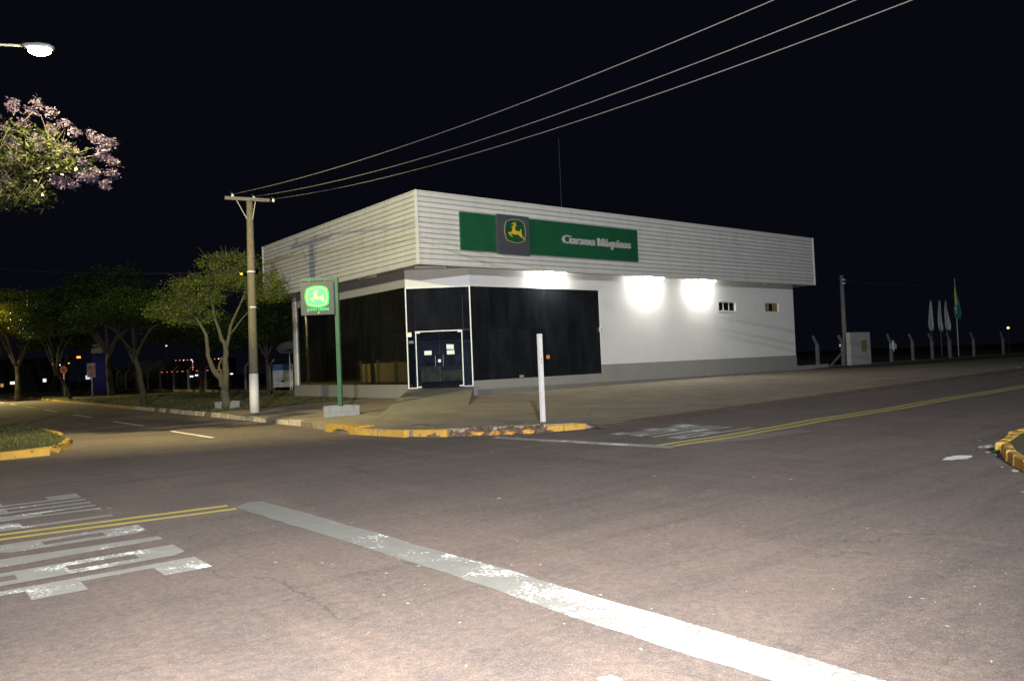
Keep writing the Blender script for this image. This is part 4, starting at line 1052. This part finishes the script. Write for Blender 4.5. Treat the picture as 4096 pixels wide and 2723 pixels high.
def wide(label, x, y, zt_, rad, zc, hz, n, lv, sz, sp, lm, bm_, seed, trunk=.2, bare=.05, nb=6, group='trees along the avenue', zb=.2, lean=(0, 0)):
    rg = random.Random(seed); limbs = [[(x, y, zb - .3, trunk), (x + lean[0]*.4, y + lean[1]*.4, zt_ * .5, trunk*.8), (x + lean[0], y + lean[1], zt_, trunk*.62)]]
    x += lean[0]; y += lean[1]
    blobs = [(x, y, zc + hz*.25, rad*.55, rad*.55, hz*.75, 4)]
    for k in range(nb):
        a = 2*math.pi*k/nb + rg.uniform(-.3, .3); r_ = rad * rg.uniform(.5, .72)
        px, py_ = x + math.cos(a)*r_, y + math.sin(a)*r_
        limbs.append([(x, y, zt_ * rg.uniform(.8, 1), trunk*.45), (x + (px-x)*.45, y + (py_-y)*.45, zt_ + (zc - zt_)*.55, trunk*.3), (px, py_, zc - hz*.25, trunk*.12)])
        blobs.append((px, py_, zc - hz*rg.uniform(.0, .35), rad*rg.uniform(.34, .46), rad*rg.uniform(.34, .46), hz*rg.uniform(.42, .6), 3))
    return tree(label, limbs, blobs, n, lv, sz, sp, lm, bm_, seed, bare, flat_=.4, group=group)
wide('broad umbrella-crowned tree at the kerb, just right of the blue totem', -5.45, 18.0, 2.9, 3.2, 5.0, 1.15, 380, 80, .075, .27, LF2, BK2, 31, .17, 0.03, 6, lean=(-.3, .6))
wide('yellow-green tree at the far left edge under the farther street lamp', -7.2, 52.6, 3.2, 4.6, 7.2, 2.3, 320, 80, .12, .40, LF3, BK2, 32, .26)
wide('large dark domed tree rising behind the umbrella-crowned tree', -2.0, 43.3, 4.0, 5.6, 7.5, 3.1, 420, 85, .13, .45, LF2, BK2, 33, .3, nb=7)
wide('dark tree behind the fence between the forked tree and the dome', 2.6, 35.2, 2.0, 3.4, 4.9, 2.1, 260, 75, .11, .38, LF2, BK2, 34, .2)
wide('dark tree behind the fence to the right of the forked tree', 5.8, 29.5, 2.0, 3.4, 4.9, 2.1, 260, 75, .11, .38, LF2, BK2, 35, .2)
wide('small dark tree pressed against the side of the showroom', 1.6, 19.5, 2.6, 2.0, 4.3, 1.3, 200, 65, .08, .26, LF2, BK2, 36, .11)
wide('slim dark tree among the trunks at the left, near the round traffic sign', -3.2, 56.5, 3.0, 3.4, 5.6, 1.9, 160, 60, .12, .40, LF2, BK2, 37, .2)
wide('leaning dark tree beside the lit shopfronts at the left edge', -8.4, 66.0, 3.4, 4.2, 7.0, 2.2, 160, 55, .13, .42, LF3, BK2, 38, .26, lean=(.8, -.6))
wide('low dark leafy tree left of the blue totem, above the round traffic sign', -5.0, 41.0, 2.4, 2.5, 5.7, 1.4, 200, 65, .10, .34, LF2, BK2, 39, .14, lean=(-1.0, .5))
wide('dark bushy tree far behind the fence, above the parked trucks', 10.5, 45.0, 2.4, 4.5, 5.6, 2.6, 200, 70, .14, .5, LF2, BK2, 40, .2)

# ------------------------------------------------------------------ fences
def bent_post(parent, x, y, z, h, arm, d, mat=M_fpost, t=.06):
    o = MB()
    dx, dy = d
    o.box((-t, -t, 0), (t, t, h)).build
    p = o.build('post', mat, parent, loc=(x - parent.location.x, y - parent.location.y, z - parent.location.z))
    MB().obox((dx*arm*.35, dy*arm*.35, h + arm*.33), (dx*arm*.42, dy*arm*.42, arm*.42), (-dy*t*.8, dx*t*.8, 0), Vector((dx, dy, 0)).cross(Vector((0, 0, 1))).cross(Vector((dx*.7, dy*.7, .7))).normalized()*t*.8).build('barb_arm', mat, p)
    return p
fa = empty('fence', (3.3, 15, .2)); tag(fa, 'low-walled wire fence with bent concrete posts behind the avenue trees', 'fence')
ys = [15.0 + 4.3*k for k in range(16)]
for y in ys: bent_post(fa, 3.3, y, .2, 1.85, .5, (1, 0) if 0 else (.0, -1.0) if 0 else (.8, -.6), t=.07)
MB().box((-.07, 0, -.2), (.07, ys[-1] - 15, .28)).build('low_wall', M_brick, fa)
for z in (.6, 1.0, 1.4, 1.8): MB().tube([(0, 0, z), (0, ys[-1] - 15, z)], .004, 4).build('strand', M_wired, fa)
fb = empty('fence', (28, 2.0, .45)); tag(fb, 'wire fence with bent concrete posts running right from the white meter wall', 'fence')
xsR = [31.0, 34.15, 37.68, 40.85, 44.2, 47.45, 50.65, 55.2, 61.5, 68, 75]
for x in xsR: bent_post(fb, x, 2.0, .45, 1.5, .72, (-.85, 0) , t=.085)
MB().box((3, -.08, -.3), (50, .08, .09)).build('low_wall', M_foot, fb)
for z in (.5, .9, 1.3): MB().tube([(3, 0, z), (50, 0, z)], .004, 4).build('strand', M_wired, fb)
MB().tube([(32.55 - 28, 0, .1), (34.2 - 28, 0, 1.0)], .07, 6).build('raking_brace', M_fpost, fb)
o = MB().box((27.25, 1.45, .0), (31.3, 1.75, .69)).build('low_block_wall', M_plinth); tag(o, 'short low grey wall joining the showroom corner to the fence', 'wall')
mw = empty('meter_wall', (35.6, 1.7, .4)); tag(mw, 'white masonry meter wall with a yellowed recessed hatch, beside the thin pole', 'wall')
MB().box((-1.25, -.15, 0), (1.38, .15, 2.28)).build('wall_body', wall_mat('meter_white', (.42, .42, .41), .4), mw)
MB().box((.12, -.17, .95), (.85, -.151, 1.75)).build('hatch', simple('hatch_yellowed', (.24, .20, .10), .7, .3, 6), mw)
MB().box((.55, -.19, 1.62), (.7, -.171, 1.75)).build('latch', M_rust, mw)
sp = empty('service_pole', (35.2, 2.4, .4)); tag(sp, 'thin grey service pole standing behind the white meter wall', 'pole')
MB().tube([(0, 0, 0), (0, 0, 3), (0, 0, 6.2)], [.17, .15, .13], 12).build('pole_shaft', M_fpost, sp, True)
for z in (5.6, 5.85): MB().box((-.12, -.2, z), (.12, -.1, z + .08)).build('cable_clamp', M_porc, sp)
wire((35.2, 2.3, 6.2), (53.5, -3.2, 6.05), .25, .012, M_wired, 'faint cable running right from the thin service pole')
e = empty('fence_notice', (40.9, 1.88, 1.45)); tag(e, 'pale notice board hung on the fence right of the meter wall', 'notice board')
MB().box((-.5, -.02, 0), (.5, 0, .38)).build('board', M_white, e); MB().box((-.05, -.06, -.15), (.05, -.021, .62)).build('strap', M_porc, e)
# flags
def flag(x, y, h, ftop, fbot, w, mat, label, cat='flag', shape=0, seed=0, pale=False):
    rg = random.Random(seed)
    e = empty('flagpole', (x, y, .4)); tag(e, label, 'flag', 'flags behind the fence')
    MB().tube([(0, 0, 0), (0, 0, h)], [.045, .03], 8).build('pole', M_porc if pale else M_fpost, e, True)
    V = []; F = []; nx, nz = 6, 14
    ax = Vector((.78, -.62, 0)); ay = Vector((.62, .78, 0))
    for j in range(nz + 1):
        t = j / nz; z = ftop - (ftop - fbot) * t - .4
        ww = w * (.18 + .95 * t if t < .8 else .94 - (t - .8) * 1.6)
        for i_ in range(nx + 1):
            s = i_ / nx - .42
            p = ax * (s * ww + .03*math.sin(5*t + seed)) + ay * (.10 * math.sin(i_ * 1.9 + seed + 2*t) * (.4 + t))
            zz = z - (.22 * abs(s) if t > .5 else 0)
            V.append((p.x, p.y, zz))
    for j in range(nz):
        for i_ in range(nx): F.append((j*(nx+1)+i_, j*(nx+1)+i_+1, (j+1)*(nx+1)+i_+1, (j+1)*(nx+1)+i_))
    me = bpy.data.meshes.new('flag_cloth'); me.from_pydata(V, [], F); me.update()
    for p_ in me.polygons: p_.use_smooth = True
    o = link('flag_cloth', me, e, mat[0])
    if len(mat) > 1:
        for m_ in mat[1:]: me.materials.append(m_)
        for k, p_ in enumerate(me.polygons):
            j, i_ = divmod(k, nx)
            if (i_ in (1, 2, 3) and 0 <= j <= 3) or (i_ in (2, 3, 4) and 3 <= j <= 7) or (i_ in (0, 1) and j == 9): p_.material_index = 1
    m = o.modifiers.new('solid', 'SOLIDIFY'); m.thickness = .006
    return e
M_cloth = simple('white_cloth', (.50, .50, .50), .8, .15, 4); M_fg = simple('flag_green', (.015, .16, .11), .8, .2, 4); M_fy = simple('flag_yellow', (.62, .50, .04), .8, .15, 5)
flag(59.4, 7.1, 5.3, 5.70, 3.0, .62, [M_cloth], 'limp white flag, leftmost of the three white ones', seed=1)
flag(60.1, 6.6, 5.3, 5.66, 2.95, .60, [M_cloth], 'limp white flag, middle one of the three white ones', seed=2)
flag(60.5, 6.2, 5.3, 5.63, 3.0, .66, [M_cloth], 'limp white flag, next to the green and yellow flag', seed=3)
flag(61.2, 5.6, 7.25, 6.9, 4.0, .75, [M_fg, M_fy], 'limp green and yellow flag on the tallest pale pole', seed=4, pale=True)
# ------------------------------------------------------------------ traffic signs on the verge
def disc(mb, c, ax, r, n=28, d0=0, d1=.01, r_in=0):
    pass
AX = Vector((.78, -.62, 0)).normalized(); NZ = Vector((-.62, -.78, 0)).normalized(); UPZ = Vector((0, 0, 1))
def ring_slab(parent, name, c, r0, r1, d0, d1, mat, n=32):
    c = Vector(c); L = lambda r, t, d: c + AX*(r*math.cos(t)) + UPZ*(r*math.sin(t)) + NZ*d
    ts = [2*math.pi*k/n for k in range(n)]
    if r0 <= 0:
        return flat([(.5 + .5*math.cos(t), .5 + .5*math.sin(t)) for t in ts], c - AX*r1 - UPZ*r1, AX*2*r1, UPZ*2*r1, NZ, d0, d1).build(name, mat, parent)
    vs = [L(r1, t, d1) for t in ts] + [L(r0, t, d1) for t in ts] + [L(r1, t, d0) for t in ts] + [L(r0, t, d0) for t in ts]; fs = []
    for q in range(n):
        r = (q+1) % n; fs += [(q, r, n+r, n+q), (q, r, 2*n+r, 2*n+q), (n+q, n+r, 3*n+r, 3*n+q)]
    return MB().add(vs, fs).build(name, mat, parent)
t1 = empty('traffic_sign', (-4.80, 45.6, .2)); tag(t1, 'round red-ringed traffic sign alone on its pole, left of the square one', 'traffic sign')
MB().tube([(0, 0, 0), (0, 0, 2.3)], .055, 8).build('pole', M_sfpost, t1, True)
ring_slab(t1, 'sign_face', (0, 0, 2.25), 0, .29, .06, .075, M_signg); ring_slab(t1, 'red_ring', (0, 0, 2.25), .225, .30, .076, .085, M_red)
MB().obox(Vector((0, 0, 2.27)) + NZ*.08, AX*.11, NZ*.003, UPZ*.045).build('pictogram', M_signk, t1)
MB().obox(Vector((.0, 0, 2.19)) + NZ*.08, AX*.085, NZ*.003, UPZ*.02).build('pictogram', M_signk, t1)
t2 = empty('traffic_sign', (-5.02, 33.6, .15)); tag(t2, 'square traffic sign with red ring and two red bars, in front of the blue totem', 'traffic sign')
MB().tube([(0, 0, 0), (0, 0, 2.0)], .04, 8).build('pole', M_sfpost, t2, True)
cz = 2.08
MB().obox(Vector((0, 0, cz)) + NZ*.05, AX*.285, NZ*.01, UPZ*.475).build('sign_board', M_signg, t2)
ring_slab(t2, 'red_ring', Vector((0, 0, cz + .19)), .195, .245, .061, .07, M_red)
for z in (-.125, -.40): MB().obox(Vector((0, 0, cz + z)) + NZ*.064, AX*.265, NZ*.004, UPZ*.022).build('red_bar', M_red, t2)
for z, w in ((-.19, .2), (-.26, .23), (-.33, .15)): MB().obox(Vector((0, 0, cz + z)) + NZ*.062, AX*w, NZ*.002, UPZ*.012).build('text_line', M_signk, t2)
write('E', t2, Vector((0, 0, cz + .10)) - AX*.045 + NZ*.061, AX, (0, 0, 1), NZ, .10, .17, .006, M_signk, .02, capref='E')
# ------------------------------------------------------------------ far things on the left
tt = empty('blue_totem', (.15, 58.2, 0)); tag(tt, 'tall dark blue curved totem with two white panels at its top', 'totem')
LX = lambda a, z: Vector((AX.x*a, AX.y*a, z))
prof = [(-.62, 0), (1.1, 0), (1.02, 2.2), (.72, 3.5), (.36, 4.6), (.2, 5.45), (-.72, 5.5), (-.66, 3.0)]
flat([(a, z) for a, z in prof], (0, 0, 0), AX, UPZ, NZ, -.2, .2).build('body', M_navy, tt)
flat([(-.68, 4.10), (.42, 4.08), (.33, 4.66), (-.69, 4.66)], (0, 0, 0), AX, UPZ, NZ, .201, .22).build('white_panel', M_white, tt)
flat([(-.70, 4.76), (.28, 4.76), (.19, 5.40), (-.71, 5.45)], (0, 0, 0), AX, UPZ, NZ, .201, .22).build('white_panel', M_white, tt)
flat([(-.35, 4.95), (-.1, 4.9), (.05, 5.05), (.0, 5.3), (-.2, 5.25)], (0, 0, 0), AX, UPZ, NZ, .221, .23).build('mark', simple('mark_teal', (.06, .10, .11), .5), tt)
sh = empty('far_shop', (-6, 92, 0)); tag(sh, 'far low shop with small bright openings seen between the trunks', 'shop')
MB().obox((0, 0, 2.0), AX*9, NZ*2, UPZ*2.2).build('wall', M_dark, sh); MB().obox((0, 0, 4.3), AX*9.3, NZ*2.3, UPZ*.1).build('roof', M_dark, sh)
M_op = emit('shop_light_warm', (1, .83, .66), 1.5); M_op2 = emit('shop_light_cool', (.8, .85, 1), 1.3); M_op3 = emit('amber_glow', (1, .5, .1), .5)
for a, z, w, h_, m in ((-1.0, 1.25, .20, .25, M_op), (-.2, 1.9, .18, .4, M_op2), (1.6, 1.3, .38, .24, M_op), (2.5, 1.35, .2, .25, M_op), (3.0, 1.3, .15, .2, M_op3), (4.3, 1.55, .3, .16, M_op), (5.0, 1.5, .2, .2, M_op), (-1.2, .7, .25, .18, M_op3), (1.7, .75, .5, .14, M_op3), (-3.0, 1.6, .2, .3, M_op2), (1.9, 2.3, .2, .6, M_op2), (8.2, 1.7, .2, .2, M_op2)):
    MB().obox(AX*a + UPZ*z + NZ*2.02, AX*w, NZ*.02, UPZ*h_).build('lit_opening', m, sh)
def far_light(p, r, col, s, h_, label, cat='light', wid=1.):
    e = empty('far_lamp', (p[0], p[1], 0)); tag(e, label, cat)
    MB().tube([(0, 0, 0), (0, 0, p[2])], .04, 6).build('post', M_signk, e)
    MB().obox((0, 0, p[2]) , AX*r*wid, NZ*.04, UPZ*r).build('lamp_glass', emit('far_glow', col, s), e)
far_light((1.4, 76.3, 4.2), .11, (1, .28, .03), 3.2, 4, 'wide orange far light above the square traffic sign', wid=1.9)
far_light((-.25, 77.7, 3.45), .13, (.75, .8, 1), 2.2, 3, 'bluish far light just above the round traffic sign')
far_light((-.9, 78.2, 3.5), .07, (1, .6, .1), 1.2, 3, 'tiny amber light left of the bluish far light')
far_light((.5, 77.0, 3.55), .07, (1, .6, .1), 1.2, 3, 'tiny amber light right of the bluish far light')
far_light((2.2, 75.8, 1.85), .22, (.8, .85, 1), 1.0, 2, 'pale far light low behind the square traffic sign')
far_light((14.4, 59.3, 12.4), .12, (1, .72, .05), 3.0, 2, 'small yellow light high in the forked tree, beside the utility pole', wid=1.5)
far_light((7.9, 64.6, 4.9), .07, (1, .95, .6), 2.0, 2, 'small pale light above the trucks between the trees')
far_light((60.2, 6.6, .35), .14, (1, 1, .8), 2.5, 2, 'low bright light on the ground under the white flags', wid=1.4)
far_light((64.9, 2.7, 2.9), .09, (1, .95, .35), 1.6, 2, 'small yellow light low at the far right')
far_light((52.6, 7.5, 1.9), .12, (.7, 1, .75), .5, 2, 'dim greenish light behind the fence post left of the flags')
far_light((47.6, 9.5, 1.9), .10, (.7, 1, .85), .35, 2, 'dim greenish light behind the fence, farther left of the flags')
# trucks parked with marker lights
M_mr = emit('marker_red', (1, .16, .10), 1.5); M_mw = emit('marker_white', (.85, .85, 1), 2.2); M_truck = simple('truck_dark_paint', (.02, .02, .022), .5)
def truck(x, y, L, label, flip=1):
    e = empty('parked_truck', (x, y, .2)); tag(e, label, 'truck', 'trucks parked far behind the fence')
    BX = AX * flip
    MB().obox(BX*(-L/2) + UPZ*2.1, BX*(L/2), NZ*1.2, UPZ*1.0).build('cargo_body', M_truck, e)
    cab = MB().obox(BX*(-L - 1.2) + UPZ*1.5, BX*1.0, NZ*1.15, UPZ*1.1).build('cab', M_truck, e)
    MB().obox(BX*(-L - 1.4) + UPZ*2.0 + NZ*1.16, BX*.5, NZ*.01, UPZ*.3).build('cab_window', M_glassL, cab)
    for a in (.8, 1.9, L - .9, L + 1.5):
        for s in (-1, 1):
            c_ = BX*(-a) + UPZ*.5 + NZ*(s*1.0); MB().tube([c_ - NZ*.14, c_ + NZ*.14], .5, 16).build('wheel', M_signk, e)
    for k in range(5):
        MB().obox(BX*(-.15 - k*.42) + UPZ*3.05 + NZ*1.22, BX*(.05 if k else .09), NZ*.02, UPZ*.035).build('marker_light', M_mr if k % 2 or k == 4 else M_mw, e)
    for k in range(4):
        MB().obox(BX*(-.03) + UPZ*(2.85 - k*.28) + NZ*1.22, BX*.03, NZ*.02, UPZ*.06).build('marker_light', M_mr if k % 2 else M_mw, e)
    for k in range(6):
        MB().obox(BX*(-.6 - k*.55) + UPZ*1.85 + NZ*1.22, BX*(.05 + .05*(k % 2)), NZ*.02, UPZ*.025).build('marker_light', M_mr, e)
    MB().obox(BX*(-.25) + UPZ*1.28 + NZ*1.24, BX*.24, NZ*.03, UPZ*.06).build('rear_light', M_mw, e)
    MB().obox(BX*(.35) + UPZ*1.38 + NZ*1.24, BX*.14, NZ*.03, UPZ*.06).build('rear_light', M_mw, e)
truck(10.55, 62.7, 7, 'dark truck outlined by small red and white lights left of the forked trunk')
truck(13.5, 60.4, 2.2, 'shorter dark truck with a lit rear edge between forked tree and utility pole')
# printed banner and dish beside the showroom
bn = empty('printed_banner', (4.0, 23.15, .2)); tag(bn, 'blue and white printed banner on legs between the utility pole and the showroom', 'banner')
MB().obox((0, 0, 1.15), AX*.66, NZ*.02, UPZ*.72).build('banner_cloth', M_signg, bn)
MB().obox(Vector((0, 0, 1.68)) + NZ*.021, AX*.64, NZ*.001, UPZ*.18).build('blue_band', simple('banner_blue', (.02, .06, .2), .6), bn)
MB().obox(Vector((0, 0, .62)) + NZ*.021 + AX*.3, AX*.30, NZ*.001, UPZ*.16).build('white_band', M_white, bn)
mb = MB()
for k in range(9):
    a = math.pi * (k + .5) / 9; mb.tube([Vector((0, 0, .75)) + NZ*.024, Vector((0, 0, .75)) + NZ*.024 + AX*(.42*math.cos(a)) + UPZ*(.45*math.sin(a))], [.018, .008], 4)
mb.build('palm_print', simple('palm_print', (.03, .05, .05), .6), bn)
for s in (-.6, .6): MB().tube([AX*s, AX*s + UPZ*1.9], .02, 6).build('leg', M_galv, bn)
ds = empty('satellite_dish', (4.35, 22.8, .2)); tag(ds, 'grey dish tilted on a mast above the printed banner', 'dish')
MB().tube([(0, 0, 0), (0, 0, 2.7)], .035, 8).build('mast', M_galv, ds)
ctr = Vector((.0, 0, 2.85)); dn = Vector((-.25, -.5, .85)).normalized(); da = AX; db = dn.cross(da).normalized(); mb = MB(); rings = []
for rr_, dp in ((0, 0), (.35, .03), (.62, .10), (.78, .17)):
    rings.append([ctr + (da*math.cos(t*2*math.pi/20) + db*math.sin(t*2*math.pi/20)) * max(rr_, .002) + dn*dp for t in range(20)])
vs = [p for r_ in rings for p in r_]
mb.add(vs, [(q*20+t, q*20+(t+1) % 20, (q+1)*20+(t+1) % 20, (q+1)*20+t) for q in range(3) for t in range(20)])
o = mb.build('dish', M_signg, ds, True); o.modifiers.new('s', 'SOLIDIFY').thickness = .02
MB().tube([ctr + db*.5 + dn*.08, ctr + dn*.7], .012, 5).build('feed_arm', M_galv, ds)
# garden wall across the avenue (seen only as a reflection in the side glass)
gw = empty('garden_wall', (-21, 24, .15)); tag(gw, 'long yellowish garden wall with piers across the avenue, left of the frame', 'wall')
M_yw = wall_mat('ochre_wall', (.45, .36, .16), .5)
for k in range(7): MB().box((-.1, k*3.6, 0), (.1, k*3.6 + 3.3, 1.9)).build('wall_panel', M_yw, gw); MB().box((-.18, k*3.6 + 3.31, 0), (.18, k*3.6 + 3.59, 2.2)).build('pier', M_foot, gw)
wide('round street tree across the avenue in front of the ochre wall', -17.5, 27, 2.2, 2.4, 4.4, 1.6, 120, 50, .09, .3, LF2, BK2, 41, .16, group='trees left of the avenue')
# ------------------------------------------------------------------ ground clutter
rg = random.Random(12)
def scatter(name, n, area, size, mat, label, cat, zf=None):
    mb = MB()
    for _ in range(n):
        x = rg.uniform(area[0], area[1]); y = rg.uniform(area[2], area[3]); s = size * rg.uniform(.5, 1.4); a = rg.uniform(0, 6.3)
        c, d = math.cos(a)*s, math.sin(a)*s; z = (zf(x, y) if zf else zroad(x)) + .006
        mb.add([(x - c, y - d, z), (x + d*.4, y - c*.4, z + s*.25), (x + c, y + d, z + .004), (x - d*.4, y + c*.4, z + s*.1)], [(0, 1, 2, 3)])
    return tag(mb.build(name, mat), label, cat, kind='stuff')
M_lit1 = simple('dry_leaf', (.30, .22, .10), .8, .4, 30); M_lit2 = simple('grit', (.40, .36, .30), .9, .3, 30)
scatter('fallen_leaves', 70, (-14, 4, -24, -12), .035, M_lit1, 'scattered dry leaves lying on the asphalt of the crossing', 'leaves')
scatter('road_grit', 260, (-13.5, -8, -24, -16), .012, M_lit2, 'pale grit and chips scattered over the near asphalt', 'grit')
scatter('corner_grit', 200, (-6.0, -2, -12.3, -10.6), .03, M_lit1, 'grit and leaves gathered along the broken corner kerb', 'grit', lambda x, y: zroad(x) if y < -11.6 - (x+3)*.5 else zblock(x, y) + .02)
tr = MB(); rr = random.Random(8)
for (x, y, s) in ((-2.46, -20.21, .09), (-2.6, -20.15, .07), (-3.09, -20.42, .04), (-3.0, -20.45, .03), (-4.61, -21.29, .05), (-4.41, -21.07, .025), (-3.3, -20.6, .02), (-2.9, -20.7, .02)):
    vs, fs = rock(rr, s, .35); tr.add([(x + v.x, y + v.y, zroad(x) + .015 + v.z) for v in vs], fs)
tag(tr.build('litter', simple('litter_paper', (.22, .22, .21), .7, .3, 20)), 'crumpled pale litter in the gutter by the yellow kerb at right', 'litter', kind='stuff')
vs, fs = rock(rr, .07, .5); o = MB().add([(-3.03 + v.x*1.6, -20.5 + v.y, .06 + v.z) for v in vs], fs).build('plastic_bag', simple('dark_green_plastic', (.01, .05, .03), .3)); tag(o, 'small dark green plastic scrap in the gutter by the yellow kerb', 'litter')
strip('paint_splash', ragged([(-4.15, -20.2), (-3.8, -20.42), (-3.45, -20.35), (-3.5, -20.2), (-3.8, -20.12)], .03, .08), M_dash, kind='structure')
for (x, y) in ((-12.78, -22.2),): strip('paint_splash', ragged([(x-.05, y-.045), (x+.05, y-.055), (x+.055, y+.03), (x-.03, y+.05)], .012, .02), M_paper, kind='structure')
# grass tufts on the verges
def tufts(name, n, fn, h, label, mat):
    rng = np.random.default_rng(4); V = []; F = []
    for _ in range(n):
        x, y = fn(rng); z = zblock(x, y) if x > -10 else .14
        z -= .01
        for b_ in range(4):
            a = rng.uniform(0, 6.28); w = .012; hh = h * rng.uniform(.4, 1.2); lx, ly = rng.normal(0, .04, 2); ox, oy = rng.normal(0, .03, 2)
            k = len(V); V += [(x+ox - w*math.cos(a), y+oy - w*math.sin(a), z), (x+ox + w*math.cos(a), y+oy + w*math.sin(a), z), (x+ox + lx, y+oy + ly, z + hh)]; F.append((k, k+1, k+2))
    me = bpy.data.meshes.new(name); me.from_pydata(V, [], F); me.update(); return tag(link(name, me, None, mat), label, 'grass', kind='stuff')
M_tuft = leaf_mat('grass_blades', [(.05, .07, .015), (.09, .10, .03), (.14, .12, .05)])
def fisl(rng):
    while True:
        x = rng.uniform(-17, -11.95); y = rng.uniform(-5.3, 6)
        if y > -5.0 + (x + 14) * .25 and x < -12.1 - (0 if y > -2 else .35 * (-2 - y) * .6): return x, y
tufts('grass_tufts', 9000, fisl, .07, 'short rough grass on the corner across the avenue', M_tuft)
tufts('grass_tufts', 9000, lambda r_: (r_.uniform(-5.6, 3), r_.uniform(6, 40)), .08, 'short rough grass on the verge under the avenue trees', M_tuft)
kp = resample(KN[2:6], .05) + resample(KN[8:18], .05)
def fkerb(r_):
    p, d = kp[int(r_.integers(len(kp)))]; return p.x + r_.normal(0, .03) + .16, p.y + r_.normal(0, .04) + .05
tufts('kerb_weeds', 1500, fkerb, .05, 'sparse small weeds growing along the corner kerb joint', M_tuft)
def fwall(r_):
    return (r_.uniform(3.3, 27), WV - .07 - abs(r_.normal(0, .05))) if r_.random() < .7 else (WU - .05 - abs(r_.normal(0, .05)), r_.uniform(3, 14))
tufts('wall_weeds', 500, fwall, .05, 'sparse small weeds at the foot of the showroom walls', M_tuft)
for o in bpy.data.objects:
    if o.type == 'MESH' and not o.get('label') and o.parent is None and not o.get('kind'): print('untagged', o.name)
